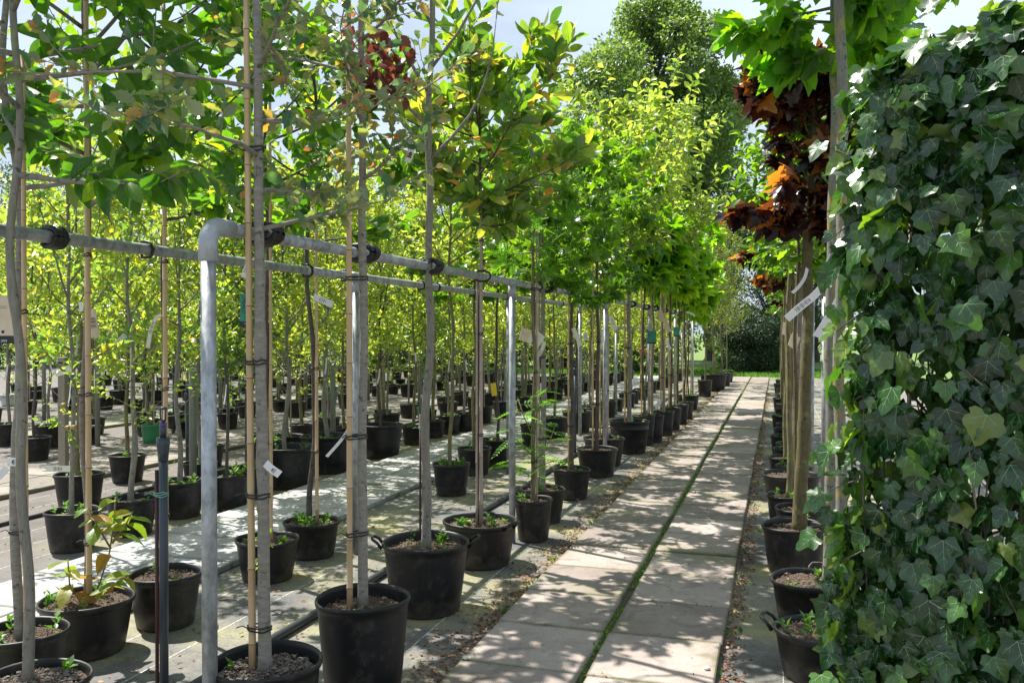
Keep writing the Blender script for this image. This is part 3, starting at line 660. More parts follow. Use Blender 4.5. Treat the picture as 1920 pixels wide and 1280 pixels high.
def crumbs_mesh(R, z, rng, n=260, s=.007, mat='crumb'):
    th = rng.uniform(0, 6.283, n); r = R * .95 * np.sqrt(rng.random(n)); sz = s * rng.lognormal(0, .45, n)
    octa = np.array([(1, 0, 0), (-1, 0, 0), (0, 1, 0), (0, -1, 0), (0, 0, .7), (0, 0, -.7)], float)
    tri = np.array([(0, 2, 4), (2, 1, 4), (1, 3, 4), (3, 0, 4), (2, 0, 5), (1, 2, 5), (3, 1, 5), (0, 3, 5)])
    V = octa[None] * sz[:, None, None] * rng.uniform(.6, 1.4, (n, 6, 1)) + np.stack([r * np.cos(th), r * np.sin(th), z + .012 + .014 * (1 - r / R) + rng.normal(0, .004, n)], 1)[:, None, :]
    F = (tri[None] + (np.arange(n) * 6)[:, None, None]).reshape(-1, 3)
    return mesh_from("soil_crumbs", V.reshape(-1, 3), F, M[mat], rnd=np.repeat(rng.random(n), 6))
def weeds_mesh(R, z, rng, n=5, s=.045, mat='weed', lim=1.0):
    P = []; D = []; N = []; S = []
    for _ in range(n):
        th = rng.uniform(0, 6.283); r = R * lim * math.sqrt(rng.uniform(.15, .85)); c = np.array([r * math.cos(th), r * math.sin(th), z])
        h = rng.uniform(.0, .09); k = rng.integers(5, 16)
        for m in range(k):
            a = m * 2.4; e = rng.uniform(.2, 1.3)
            P.append(c + np.array([rng.normal(0, .008), rng.normal(0, .008), h * m / k])); D.append([math.cos(a) * math.cos(e), math.sin(a) * math.cos(e), math.sin(e)])
            N.append([-math.cos(a) * .6, -math.sin(a) * .6, 1]); S.append(s * rng.uniform(.5, 1.3))
    return leaf_batch("weeds", 'small', [M[mat]], np.array(P), np.array(D), np.array(N, float), np.array(S), rng)

# shared pot kits for background trees
BGRNG = np.random.default_rng(5)
KITS = []
for (R, H, mk) in [(.17, .26, 'pot'), (.19, .29, 'pot'), (.21, .31, 'pot'), (.15, .25, 'pot'), (.15, .26, 'pot_green'), (.17, .25, 'pot_white'), (.3, .42, 'pot'), (.17, .26, 'pot_orange')]:
    KITS.append(dict(R=R, H=H, pot=pot_mesh(R, H, mk, n=24), soil=soil_mesh(R * .93, H * .84, len(KITS) + 2, 20, 4), weeds=[weeds_mesh(R * .8, H * .86, BGRNG, k, .05) for k in (3, 6)]))

def sp(name):  # species growth settings: (template, leaf material, vein material, grow kwargs)
    return SPEC[name]
SPEC = dict(
    walnut=('walnut', 'walnut', 'vein_mid', dict(shape='vase', nl=15, elev=(5, 55), curve=.2, nt=5, tl=.34, lpt=9, droop=.65, ls=.135, lsv=.25, limb_r=.012, face=.35)),
    broad=('broad', 'broad', 'vein_mid', dict(shape='egg', nl=13, elev=(5, 50), curve=.3, nt=5, tl=.26, lpt=8, droop=.6, ls=.115, lsv=.3, limb_r=.010, face=.5)),
    glauc=('glauc', 'glauc', 'vein_mid', dict(shape='vase', nl=16, elev=(0, 40), curve=.2, nt=9, tl=.22, lpt=10, droop=.15, ls=.064, lsv=.4, limb_r=.009, face=.7)),
    grey=('glauc', 'glauc', 'vein_mid', dict(shape='vase', nl=9, elev=(38, 62), curve=.8, nt=2, tl=.2, lpt=4, droop=.2, ls=.07, lsv=.35, limb_r=.010, face=.7, tip=True)),
    photinia=('photinia', 'photinia', 'vein_mid', dict(shape='round', nl=24, elev=(-8, 38), curve=.2, nt=9, tl=.17, lpt=9, droop=-.25, ls=.125, lsv=.35, limb_r=.008, face=.5)),
    amber=('amber', 'amber', 'vein_mid', dict(shape='round', nl=18, elev=(-12, 50), curve=.0, nt=7, tl=.24, lpt=8, droop=.8, ls=.10, lsv=.3, limb_r=.008, face=.4)),
    robinia=('robinia', 'robinia', 'vein_mid', dict(shape='round', nl=9, elev=(10, 50), curve=.3, nt=4, tl=.14, lpt=4, droop=.1, ls=.17, lsv=.3, limb_r=.006, face=1.2)),
    lime=('lime', 'lime', 'vein_mid', dict(shape='round', nl=26, elev=(10, 60), curve=.3, nt=9, tl=.32, lpt=9, droop=.35, ls=.13, lsv=.3, limb_r=.011, face=.9)),
    catalpa=('catalpa', 'catalpa', 'vein_mid', dict(shape='globe', nl=20, elev=(-5, 60), curve=.0, nt=7, tl=.14, lpt=6, droop=.45, ls=.17, lsv=.3, limb_r=.008, face=1.3)),
    olivec=('small', 'olivec', 'vein_mid', dict(shape='vase', nl=24, elev=(15, 65), curve=.5, nt=11, tl=.3, lpt=12, droop=.0, ls=.06, lsv=.3, limb_r=.010, face=.8)),
    maple=('maple', 'maple', 'vein_mid', dict(shape='globe', nl=20, elev=(-5, 60), curve=.0, nt=6, tl=.18, lpt=6, droop=.7, ls=.15, lsv=.3, limb_r=.010, face=.6)),
    purple=('maple', 'purple', 'vein_red', dict(shape='round', nl=24, elev=(-5, 40), curve=.1, nt=7, tl=.18, lpt=7, droop=.5, ls=.115, lsv=.35, limb_r=.009, face=.9)),
    fruit=('small', 'fruit', 'vein_mid', dict(shape='vase', nl=15, elev=(15, 65), curve=.5, nt=9, tl=.28, lpt=11, droop=.1, ls=.072, lsv=.35, limb_r=.009, face=.7)),
    fruit2=('small', 'fruit2', 'vein_mid', dict(shape='egg', nl=15, elev=(15, 65), curve=.5, nt=9, tl=.28, lpt=11, droop=.1, ls=.076, lsv=.35, limb_r=.009, face=.7)),
    fruit3=('small', 'fruit3', 'vein_mid', dict(shape='round', nl=15, elev=(10, 60), curve=.4, nt=9, tl=.24, lpt=11, droop=.2, ls=.066, lsv=.35, limb_r=.009, face=.7)),
    darkrow=('simple', 'amber', 'vein_mid', dict(shape='round', nl=14, elev=(0, 60), curve=.2, nt=7, tl=.2, lpt=8, droop=.4, ls=.085, lsv=.35, limb_r=.007, face=.7)),
)

def place_leaves(root, x0, y0, z0_, tpl, matk, vein, P, D, N, S, rng, limit=300, name='leaf', foliage='foliage'):
    """the leaves that show largest become parts, the others one stuff mesh"""
    n = len(P); W = P + np.array([x0, y0, z0_])
    dd = np.array([depth(w[0], w[1]) for w in W]); ok = dd > .3
    uu = np.where(ok, 960 + FPX * (W[:, 0] * RIGHT[0] + W[:, 1] * RIGHT[1]) / np.maximum(dd, .01), -9999)
    vv = np.where(ok, 622 - (W[:, 2] - CAM_H) * FPX / np.maximum(dd, .01), -9999)
    inside = ok & (uu > -40) & (uu < 1960) & (vv > -40) & (vv < 1320) & (S * FPX / np.maximum(dd, .01) > 12)
    score = np.where(inside, S / np.maximum(dd, .01), -1)
    order = np.argsort(-score); pick = [i for i in order[:limit] if score[i] > 0]
    ms = leaf_meshes(tpl, matk, M[vein]); F3 = frames(D, N)
    for i in pick:
        o = bpy.data.objects.new(name, ms[int(rng.integers(0, len(ms)))]); COL.objects.link(o); o.parent = root
        s = float(S[i]); A = F3[i] * s
        o.matrix_local = Matrix(((A[0, 0], A[0, 1], A[0, 2], P[i, 0]), (A[1, 0], A[1, 1], A[1, 2], P[i, 1]), (A[2, 0], A[2, 1], A[2, 2], P[i, 2]), (0, 0, 0, 1)))
    rest = np.ones(n, bool); rest[pick] = False
    if rest.sum():
        me = leaf_batch(foliage, tpl, [LEAF.get(matk) or M[matk], M[vein]], P[rest], D[rest], N[rest], S[rest], rng)
        link(foliage, me, root, kind='stuff')

TAGS = []
def tree(label, x, y, R, H, top, r0, species, z0, z1, CR, bark='grey', stakes=(), seed=1, handles=(), lean=(0, 0), wob=.012, ties=(), r1=None, leaves=300, cat='potted tree', group=None,
         weeds=3, crumbs=True, nl=None, extra=None, gravel=False, ribs=False, sprout=None, name='potted_tree', wmat='weed', over=None, off=(0, 0)):
    rng = np.random.default_rng(seed)
    root = thing(name, label, cat, (x, y, 0), group=group)
    po = link('pot', pot_mesh(R, H, ribs=ribs), root)
    for a in handles: link('handle', handle_mesh(R, H, a), po)
    zs = H * .86
    so = link('soil', soil_mesh(R * .935, zs, seed), root)
    if crumbs: link('soil_crumbs', crumbs_mesh(R * .9, zs, rng, 1500 if gravel else 700, .0042 if gravel else .0034, 'gravel' if gravel else 'crumb'), so, kind='stuff')
    if weeds: link('weeds', weeds_mesh(R * .85, zs + .01, rng, weeds, .045, wmat), so, kind='stuff')
    at0 = trunk_curve(rng, top, wob, lean); at = lambda z: (at0(z)[0] + off[0], at0(z)[1] + off[1], z)
    link('trunk', trunk_mesh('trunk', rng, at, zs - .02, top, r0, r1 if r1 else r0 * .45, BARK[bark], n=14), root)
    tpl, mk, vein, kw = SPEC[species]; kw = dict(kw)
    if nl: kw['nl'] = nl
    if over: kw.update(over)
    limbs, twigs, P, D, N, S = grow(rng, at, z0, z1, CR, **kw)
    for pts, rad in limbs: link('branch', MB().tube(pts, rad, 7).mesh('branch', BARK[bark]), root)
    mb = MB()
    for pts, rad in twigs: mb.tube(pts, rad, 4, cap=False)
    link('twigs', mb.mesh('twigs', BARK['dark' if species in ('photinia', 'purple') else bark]), root, kind='stuff')
    place_leaves(root, x, y, 0, tpl, mk, vein, P, D, N, S, rng, leaves)
    if extra:
        for (mk2, tpl2, cz, cr, cnt, sz, cx, cyy) in extra:   # a clump of differently coloured leaves
            th = rng.uniform(0, 6.28, cnt); ph = rng.uniform(-1, 1, cnt); rr = cr * rng.random(cnt) ** .5
            P2 = np.stack([cx + rr * np.cos(th), cyy + rr * np.sin(th), cz + ph * cr * .9], 1)
            D2 = rng.normal(0, .6, (cnt, 3)) + np.array([0, 0, -.6]); N2 = rng.normal(0, .6, (cnt, 3)) + np.array([0, 0, .7])
            place_leaves(root, x, y, 0, tpl2, mk2, 'vein_red', P2, D2, N2, sz * rng.uniform(.7, 1.3, cnt), rng, min(cnt, max(0, 300 - leaves)), foliage='red_foliage')
    for k, s_ in enumerate(stakes):
        dx, dy, z_top, rr = s_[:4]; mt = s_[4] if len(s_) > 4 else 'bamboo'; ln = s_[5] if len(s_) > 5 else (0, 0)
        st = link('stake', stake_mesh('stake', zs - .03, z_top, rr, dx, dy, mt, seed=seed * 7 + k, lean=ln), root)
        for tz in (ties if k == 0 else ()):
            tx, ty, _ = at(tz); f_ = (tz - zs) / (z_top - zs); rt = r0 + ((r1 or r0 * .45) - r0) * (tz - zs) / (top - zs)
            link('tie', ring_mesh('tie', [(tx, ty, rt), (dx + ln[0] * f_, dy + ln[1] * f_, rr)], .0032, tz, 'rubber', 2), st)
    return root, at

exec_order = []
# ================================================================== SETTING
SL = .045   # slab top above the cloth
mb = MB(); mb.box(-60, 30, -12, 31.2, -.30, 0.0)
link('ground', mb.mesh('ground', M['fabric'], False), kind='structure')
mb = MB(); mb.box(-300, 300, 31.2, 420, -.30, -.004); mb.box(-300, -60, -60, 31.2, -.3, -.004); mb.box(30, 300, -60, 31.2, -.3, -.004)
link('lawn', mb.mesh('lawn', M['lawn'], False), kind='structure')

def slab_row_path(name, xs, gap, y0, n, L_, mat, label=None, wob=.004, z=SL, seed=1):
    rg = np.random.default_rng(seed)
    bed = MB(); bed.box(xs[0] + .012, xs[-1] - .012, y0 + .01, y0 + n * L_ - .01, .002, z - .016)
    root = link(name, bed.mesh(name, M['sand'], False), kind='structure')
    for c in range(len(xs) - 1):
        a = xs[c] + (gap / 2 if c else 0); b = xs[c + 1] - (gap / 2 if c < len(xs) - 2 else 0)
        w = b - a; sm = MB().box(-w / 2, w / 2, -L_ / 2 + .004, L_ / 2 - .004, -z + .004, 0, .006).mesh('slab', mat, False)
        off = rg.uniform(-.25, .25)
        for i in range(n):
            o = link('slab', sm, root, (a + w / 2 + rg.normal(0, wob * .6), y0 + (i + .5) * L_ + off * 0, z + rg.normal(0, .003)))
            o.rotation_euler = (rg.normal(0, .004), rg.normal(0, .0035), rg.normal(0, .0025))
    return root
slab_row_path('main_path', (-1.452, -.852, -.262), .034, .9, 51, .587, M['slab'], seed=3)
slab_row_path('pale_path', (-4.64, -4.10, -3.565), .012, 2.0, 48, .60, M['slab_pale'], seed=4)
slab_row_path('third_path', (-8.28, -7.70, -7.13), .02, 5.0, 43, .60, M['slab_dirty'], seed=5)
mb = MB(); mb.box(-11.9, -10.75, 8, 31, .002, SL); link('fourth_path', mb.mesh('fourth_path', M['slab_pale'], False), kind='structure')

# moss in the middle joint and at the slab edges
rg = np.random.default_rng(11)
n = 5200
yy = 1.0 + 28 * rg.random(n) ** 1.6; P = np.stack([-.852 + rg.normal(0, 1, n) * (.007 + .006 * np.sin(yy * 3.1) * np.sin(yy * 7.7 + 1) + .003), yy, SL - .012 + rg.random(n) * .010], 1)
j = rg.random(n) < .3; yj = (np.round((yy - .9) / .587) * .587 + .9); xj = rg.uniform(-1.44, -.27, n); P[j, 0] = xj[j]; P[j, 1] = yj[j] + rg.normal(0, .003, j.sum()); P[j, 2] = SL - .008
keep = j | (np.sin(yy * 2.3) + np.sin(yy * 5.9) > -1.1); P = P[keep]; n = len(P)
D = rg.normal(0, .6, (n, 3)) + [0, 0, .6]; N = rg.normal(0, 1, (n, 3)) + [0, 0, .5]
link('moss', leaf_batch('moss', 'small', [M['moss']], P, D, N, rg.uniform(.008, .022, n), rg), kind='stuff')
# leaf litter along the slab edges and pots
n = 12000
side = rg.random(n); x = np.where(side < .45, -1.465 - np.abs(rg.normal(0, .11, n)), np.where(side < .72, -.25 + np.abs(rg.normal(0, .05, n)), np.where(side < .86, rg.uniform(-3.5, -1.45, n), rg.uniform(-7, -4.7, n))))
y = 1.6 + 22 * rg.random(n) ** 1.5
P = np.stack([x, y, .004 + np.abs(rg.normal(0, .006, n))], 1)
D = rg.normal(0, 1, (n, 3)) * [1, 1, .25]; N = rg.normal(0, .35, (n, 3)) + [0, 0, 1]
link('leaf_litter', leaf_batch('leaf_litter', 'simple', [M['litter']], P, D, N, rg.uniform(.010, .038, n), rg), kind='stuff')
n = 520; P = np.stack([rg.uniform(-1.45, -.27, n), 1.5 + 18 * rg.random(n) ** 1.4, np.full(n, SL + .004)], 1)
D = rg.normal(0, 1, (n, 3)) * [1, 1, .2]; N = rg.normal(0, .3, (n, 3)) + [0, 0, 1]
link('path_litter', leaf_batch('path_litter', 'small', [M['litter']], P, D, N, rg.uniform(.006, .02, n), rg), kind='stuff')
# small weeds rooted at path edges
n = 900; cx = rg.choice([-1.5, -.24, -3.52, -4.68, -7.1], n); P = np.stack([cx + rg.normal(0, .03, n), 2.5 + 24 * rg.random(n), np.full(n, .0)], 1); P[:, 1] = np.round(P[:, 1] * 1.7) / 1.7 + rg.normal(0, .025, n)
D = rg.normal(0, .5, (n, 3)) + [0, 0, .6]; N = rg.normal(0, .6, (n, 3)) + [0, 0, 1]
link('edge_weeds', leaf_batch('edge_weeds', 'small', [M['weed']], P, D, N, rg.uniform(.02, .05, n), rg), kind='stuff')
# fallen twigs, pebbles
for k, (u, v, a) in enumerate([(425, 1128, .3), (1035, 985, 1.2), (1010, 990, .7)]):
    gx, gy = G(u, v); mb = MB().tube([(-.05, 0, .006), (0, .006, .008), (.055, -.004, .006)], [.005, .004, .003], 6)
    o = link('fallen_twig', mb.mesh('fallen_twig', BARK['dark']), loc=(gx, gy, 0), label=["short dark twig lying on the cloth by the steel corner post", "thin twig on the leaf litter at the slab edge", "curved twig among dead leaves beside the slabs"][k], cat='twig'); o.rotation_euler = (0, 0, a)
for k, (u, v, s_) in enumerate([(1327, 1258, .016), (872, 1238, .016), (1172, 1046, .009), (1146, 1090, .009)]):
    gx, gy = G(u, v, SL); mb = MB().lathe([(.001, 0), (s_ * .8, s_ * .15), (s_, s_ * .5), (s_ * .7, s_ * .9), (.001, s_)], 9)
    o = link('pebble', mb.mesh('pebble', M['tag_pale']), loc=(gx, gy, SL + (.0015 if k == 1 else .0015)),
             label=["white pebble at the outer edge of the slab path nearest the ivy", "pale pebble near the slab edge beside the litter", "tiny light pebble on the slabs near the mossy joint", "tiny pale pebble in the middle of a sunny slab"][k], cat='pebble')

# ------------------------------------------------------------------ galvanised frames
def frame(label, x, ys, z, y_end, elbow=True, ties=(), r=.0268, tie_mat='rubber', y_start=None):
    root = thing('support_frame', label, 'steel frame', (x, ys[0], 0))
    for i, y in enumerate(ys):
        Y = y - ys[0]
        if i == 0 and elbow:
            link('post', MB().tube([(0, 0, 0), (0, 0, z - .085)], r, 20).mesh('post', M['zinc']), root)
            arc = [(0, .062 * (1 - math.cos(a)), z - .062 + .062 * math.sin(a)) for a in [k * math.pi / 16 for k in range(9)]]
            link('elbow', MB().tube([(0, 0, z - .13), (0, 0, z - .128)] + [(0, 0, z - .062)] + arc[1:] + [(0, .13, z)], [r * 1.02, r * 1.26] + [r * 1.26] * 10, 20).mesh('elbow', M['zinc_fit']), root)
        else:
            link('post', MB().tube([(0, Y, 0), (0, Y, z - r)], r * .95, 18).mesh('post', M['zinc']), root)
            link('tee_fitting', MB().tube([(0, Y, z - .115), (0, Y, z - .02)], r * 1.16, 18).tube([(0, Y - .055, z), (0, Y + .055, z)], r * 1.16, 18).mesh('tee_fitting', M['zinc_fit']), root)
    cuts = [(y_start if y_start is not None else (ys[0] + (.12 if elbow else 0)))] + [y for y in np.arange(ys[0] + 3.0, y_end, 6.0)] + [y_end]
    for a, b in zip(cuts[:-1], cuts[1:]):
        link('rail', MB().tube([(0, a - ys[0], z), (0, b - ys[0] - .002, z)], r * .93, 18).mesh('rail', M['zinc']), root)
    rg = np.random.default_rng(int(abs(x) * 100))
    for (ty, thick, sx) in ties:
        Y = ty - ys[0]; mb = MB()
        k = 5 if thick else 1
        for q in range(k):
            off = (q - k / 2) * .013 + rg.normal(0, .004); rr = r + .006; sx2 = sx * rng_u(rg, .8, 1.15)
            loop = []
            for j in range(15):
                a = 2 * math.pi * j / 14
                loop.append((math.cos(a) * rr + (sx2 * .5 * (1 + math.cos(a)) if math.cos(a) * sx > 0 else 0), Y + off + rg.normal(0, .004), z + math.sin(a) * rr * (1.1)))
            mb.tube(loop, (.013 if thick else .007), 6, cap=False)
        if thick: mb.tube([(sx * .6, Y - .02, z + .03), (sx * .9, Y - .06, z + .035), (sx * .7, Y - .085, z + .01)], [.009, .006, .004], 5)
        link('tie', mb.mesh('tie', M[tie_mat]), root)
    return root
def rng_u(rg, a, b): return rg.uniform(a, b)

FX1, FX2 = -1.94, -2.93
FRONT = [(497, 1432, 1, -.024), (680, 1311, 1, -.02), (798, 1143, 1, .02), (900, 1057, 0, 0), (1000, 1012, 0, 0), (1018, 978, 1, 0), (1072, 934, 1, 0), (1120, 892, 1, 0), (1133, 871, 1, 0), (1180, 848, 1, 0), (1207, 834, 1, 0), (1224, 829, 1, 0), (1243, 816, 1, 0), (1258, 805, 1, 0), (1272, 795, 1, 0), (1284, 785, 1, 0), (1291, 768, 1, 0), (1322, 744, 1, 0)]
y1ties = []
for (u_, v_, th_, ln_) in FRONT:
    tx_, ty_ = G(u_, v_); tx_ += ln_; y1ties.append((FX1 * ty_ / tx_, th_, max(.045, min(.06, tx_ - FX1 + .03))))
frame("long galvanised pipe frame with a rounded corner beside the slab path", FX1, [2.59, 6.25, 9.95, 13.6, 17.2, 20.9], 2.0, 23.0, ties=y1ties)
y2ties = [(2.9, 1, -.06), (3.45, 0, -.07), (3.95, 0, -.07), (4.95, 0, -.07), (5.45, 0, -.07), (6.8, 0, -.05), (7.15, 0, -.05), (8.1, 0, -.05), (9.2, 0, -.05), (10.3, 0, -.05), (11.8, 0, -.05)]
frame("parallel galvanised pipe frame between the two tree rows, farther from the slabs", FX2, [1.9, 5.6, 9.3, 13.0], 2.02, 14.6, elbow=False, ties=y2ties, y_start=-.5, r=.029)
frame("lower galvanised rail far along the bed past the globe trees", -3.0, [16.5, 21, 25.5, 28.5], 1.71, 29.0, elbow=False, ties=[(18, 1, -.05), (20, 1, -.05)], r=.026)
frame("galvanised rail behind the trunks beside the ivy screen", .35, [6.9, 9.6, 13.3, 17, 21], 2.0, 24.0, elbow=False, ties=[(y_, 1, -.06) for y_ in (4.7, 6.0, 6.6, 7.2, 7.8, 8.6, 9.4, 10.1, 10.9, 11.6, 12.4, 13.4, 14.5, 15.6)], r=.029, y_start=3.9)

# ------------------------------------------------------------------ irrigation
def riser(label, x, y, h, rod=True, stub=.5):
    root = thing('sprinkler_riser', label, 'irrigation pipe', (x, y, 0))
    link('pipe', MB().tube([(0, 0, .02), (0, 0, h - .06)], .0185, 14).mesh('pipe', M['pvc']), root)
    link('collar', MB().tube([(0, 0, h - .10), (0, 0, h - .06), (0, 0, h - .03), (0, 0, h)], [.021, .024, .028, .028], 14).mesh('collar', M['pvc']), root)
    link('nozzle', MB().tube([(0, 0, h + .05), (0, 0, h + .06)], .0145, 10).mesh('nozzle', M['purple']), root)
    link('sprinkler', MB().tube([(0, 0, h), (0, 0, h + .05), (0, 0, h + .052), (0, 0, h + .075)], [.014, .014, .010, .010], 10).tube([(.012, 0, h + .07), (.014, 0, h + .125)], .0035, 5).tube([(-.012, 0, h + .07), (-.014, 0, h + .125)], .0035, 5).tube([(0, 0, h + .12), (0, 0, h + .13)], [.018, .014], 8).mesh('sprinkler', M['pvc']), root)
    link('elbow', MB().tube([(0, 0, .06), (0, 0, .03), (0, -.03, .028)], [.026, .026, .024], 10).mesh('elbow', M['pe']), root)
    if rod:
        link('stick', MB().tube([(-.032, -.005, 0), (-.030, -.004, h - .14)], .008, 7).mesh('stick', M['rod']), root)
        link('tie', ring_mesh('tie', [(0, 0, .0185), (-.031, -.004, .008)], .0022, h - .25, 'twine', 3, .008), root)
    return root
riser("dark grey sprinkler pipe in front of the corner of the steel frame", -2.5, 3.03, 1.17)
riser("dark grey sprinkler pipe rising behind the tub with side handles", -2.5, 5.85, 1.15)
riser("dark grey sprinkler pipe behind the second steel post", -2.52, 8.15, 1.17)
riser("dark grey sprinkler pipe beyond the feathery leaved tree", -2.5, 10.8, 1.15)
riser("thin dark sprinkler pipe beyond the pale path near the fruit trees", -6.2, 7.9, .95, False)
riser("thin dark sprinkler pipe far among the fruit tree pots", -9.2, 11.4, 1.0, False)
mb = MB(); pts = [(-2.5 + .012 * math.sin(y_ * 1.7), y_, .026) for y_ in np.arange(1.0, 24.01, .5)]
mb.tube(pts, .024, 12)
for y_ in (4.5, 5.95, 7.6, 8.25, 9.9): mb.tube([(-2.5, y_ - .04, .026), (-2.5, y_ + .04, .026)], .029, 12)
link('irrigation_pipe', mb.mesh('irrigation_pipe', M['pe']), label="black pipe lying on the cloth between the two front tree rows", cat='pipe')
mb = MB(); mb.tube([(-6.15 + .02 * math.sin(y_), y_, .02) for y_ in np.arange(5.0, 24.01, .6)], .018, 8)
link('irrigation_pipe', mb.mesh('irrigation_pipe', M['pe']), label="black hose on the ground beyond the pale slab path", cat='pipe')

# ================================================================== NEAR TREES
def T(label, u, vb, R, H, *a, **k):
    x, y = G(u, vb); return tree(label, x, y, R, H, *a, **k)
ROWF = "trees tied along the steel frame by the slab path"
T("nearest tree, pale ringed bark, in a tub of gritty soil just past the corner post", 497, 1432, .20, .385, 4.2, .024, 'glauc', 1.95, 4.1, .80, 'cherry', stakes=((-.052, -.01, 3.2, .014, 'bamboo', (-.02, 0)),), ties=(.50, 1.0, 1.5, 2.3), seed=101, weeds=1, gravel=True, wob=.004, lean=(-.05, .0), leaves=300, off=(0, 0))
T("ringed mossy trunk with bamboo cane in a tall black tub, red brown leaves above", 680, 1311, .20, .45, 4.4, .022, 'glauc', 2.25, 4.3, .70, 'cherry', stakes=((-.055, -.02, 3.9, .014),), ties=(.72, 1.15, 1.85), seed=102, weeds=1, wob=.006, lean=(-.05, .1), leaves=180,
  extra=(('red', 'glauc', 2.82, .17, 110, .075, .03, .1),))
T("grey barked tree, bare rising branches, in the big tub with side handles", 798, 1143, .252, .40, 4.8, .027, 'grey', 2.55, 4.7, .95, 'grey', seed=103, handles=(R_(200), R_(20)), weeds=5, wob=.014, lean=(.05, 0), leaves=250, nl=11)
T("photinia standard with pink tipped leaves and a weathered cane in a wide black tub", 900, 1057, .255, .305, 3.5, .018, 'photinia', 2.35, 3.25, .80, 'dark', stakes=((.018, -.03, 2.6, .014, 'bamboo_grey'), (-.012, -.03, 2.0, .010, 'bamboo_grey')), ties=(.9, 1.6, 2.25), seed=104, weeds=8, handles=(R_(340),), wob=.006, leaves=300)
T("slender tree with feathery green side shoots in a small round pot", 1000, 1012, .147, .32, 2.7, .018, 'robinia', 2.0, 2.7, .35, 'olive', stakes=((.015, .04, 2.5, .010, 'bamboo_grey'),), ties=(.6, 1.3, 1.95), seed=105, weeds=3, leaves=40, wob=.01)
T("thick grey stemmed tree with a cane in the pot behind the feathery shoots", 1018, 978, .19, .287, 3.1, .026, 'amber', 2.05, 3.2, .55, 'grey', stakes=((-.035, 0, 2.6, .011, 'bamboo_grey'),), ties=(.7, 1.4), seed=106, weeds=2, leaves=220, wob=.006)
T("dark crowned sweetgum with split bark in a small flared pot", 1072, 934, .185, .29, 3.2, .022, 'amber', 2.0, 3.2, .62, 'dark', stakes=((-.03, 0, 2.5, .011),), ties=(.7, 1.5), seed=107, weeds=2, leaves=260, wob=.006)
T("dark crowned tree with a cane leaning in the black pot before the double rims", 1120, 892, .228, .31, 3.4, .024, 'amber', 2.05, 3.3, .66, 'dark', stakes=((-.05, 0, 2.6, .012),), ties=(.8, 1.5), seed=108, weeds=1, leaves=280, wob=.01)
T("dark crowned tree on two canes, its pot half hidden by the one before", 1133, 871, .25, .33, 3.4, .024, 'amber', 2.2, 3.4, .6, 'olive', stakes=((.04, 0, 2.6, .016, 'bamboo_grey'), (-.05, 0, 2.4, .011)), ties=(.9,), seed=109, weeds=1, leaves=150, wob=.01)
T("tall yellow green tree in the largest ribbed black tub along the slabs", 1180, 848, .27, .43, 4.2, .032, 'lime', 2.7, 4.0, 1.1, 'grey', stakes=((-.06, 0, 2.6, .012),), ties=(.8, 1.4), seed=110, weeds=6, leaves=300, ribs=True, wob=.01)
T("globe headed catalpa with a cane just past the largest tub", 1207, 834, .16, .42, 2.8, .02, 'catalpa', 2.30, 3.0, .45, 'brown', stakes=((-.03, .0, 2.6, .013),), ties=(.9,), seed=111, weeds=1, leaves=150)
T("globe headed tree on a pale cane with a green picture card hung on it", 1224, 829, .165, .40, 2.9, .02, 'catalpa', 2.35, 3.05, .45, 'grey', stakes=((-.02, .0, 2.6, .016),), ties=(.9,), seed=112, weeds=1, leaves=100)
T("tall lime leaved tree behind the globe headed ones, with long arching shoots", 1243, 816, .18, .38, 4.0, .022, 'lime', 2.6, 3.9, 1.15, 'grey', stakes=((-.03, .0, 2.7, .013), (.03, 0, 2.5, .011)), ties=(.9,), seed=113, weeds=1, leaves=200)
T("catalpa with flat layered leaves near the middle of the long row", 1258, 805, .18, .36, 2.9, .02, 'catalpa', 2.3, 3.1, .55, 'brown', stakes=((-.03, .0, 2.6, .012),), ties=(.9,), seed=114, weeds=2, leaves=100)
T("catalpa with bright drooping leaves over the edge of the slabs", 1272, 795, .18, .34, 2.9, .02, 'catalpa', 2.25, 3.1, .6, 'brown', stakes=((-.03, .0, 2.6, .012),), ties=(.9,), seed=115, weeds=2, leaves=100)
T("small globe tree between the catalpas and the weedy pot", 1284, 785, .17, .32, 2.8, .018, 'catalpa', 2.1, 2.9, .7, 'dark', stakes=((-.03, .0, 2.5, .012),), seed=116, weeds=3, leaves=60)
T("thin caned tree in the wide pot full of weeds", 1291, 768, .22, .30, 2.8, .016, 'catalpa', 1.95, 2.9, .7, 'dark', stakes=((-.04, .0, 2.3, .012), (.05, 0, 2.1, .011)), seed=117, weeds=16, leaves=40)
T("leaning thin tree near the far end of the steel frame", 1322, 744, .18, .42, 3.0, .02, 'olivec', 1.7, 3.3, .8, 'olive', seed=118, weeds=2, leaves=0, wob=.02)
T("olive green tree in the broad tub close to the lawn", 1338, 733, .36, .46, 4.2, .03, 'olivec', 1.45, 4.0, 1.35, 'olive', seed=119, weeds=16, leaves=0, over=dict(nl=30), wob=.02)
T("olive green tree behind the broad tub with weeds round its foot", 1352, 726, .3, .42, 3.9, .025, 'olivec', 1.6, 3.9, 1.1, 'olive', seed=120, weeds=16, leaves=0, over=dict(nl=28), wob=.02)
T("last small tree of the long row, next to the lawn", 1362, 719, .22, .4, 3.3, .02, 'olivec', 1.5, 3.3, .9, 'olive', seed=121, weeds=12, leaves=0, wob=.02)

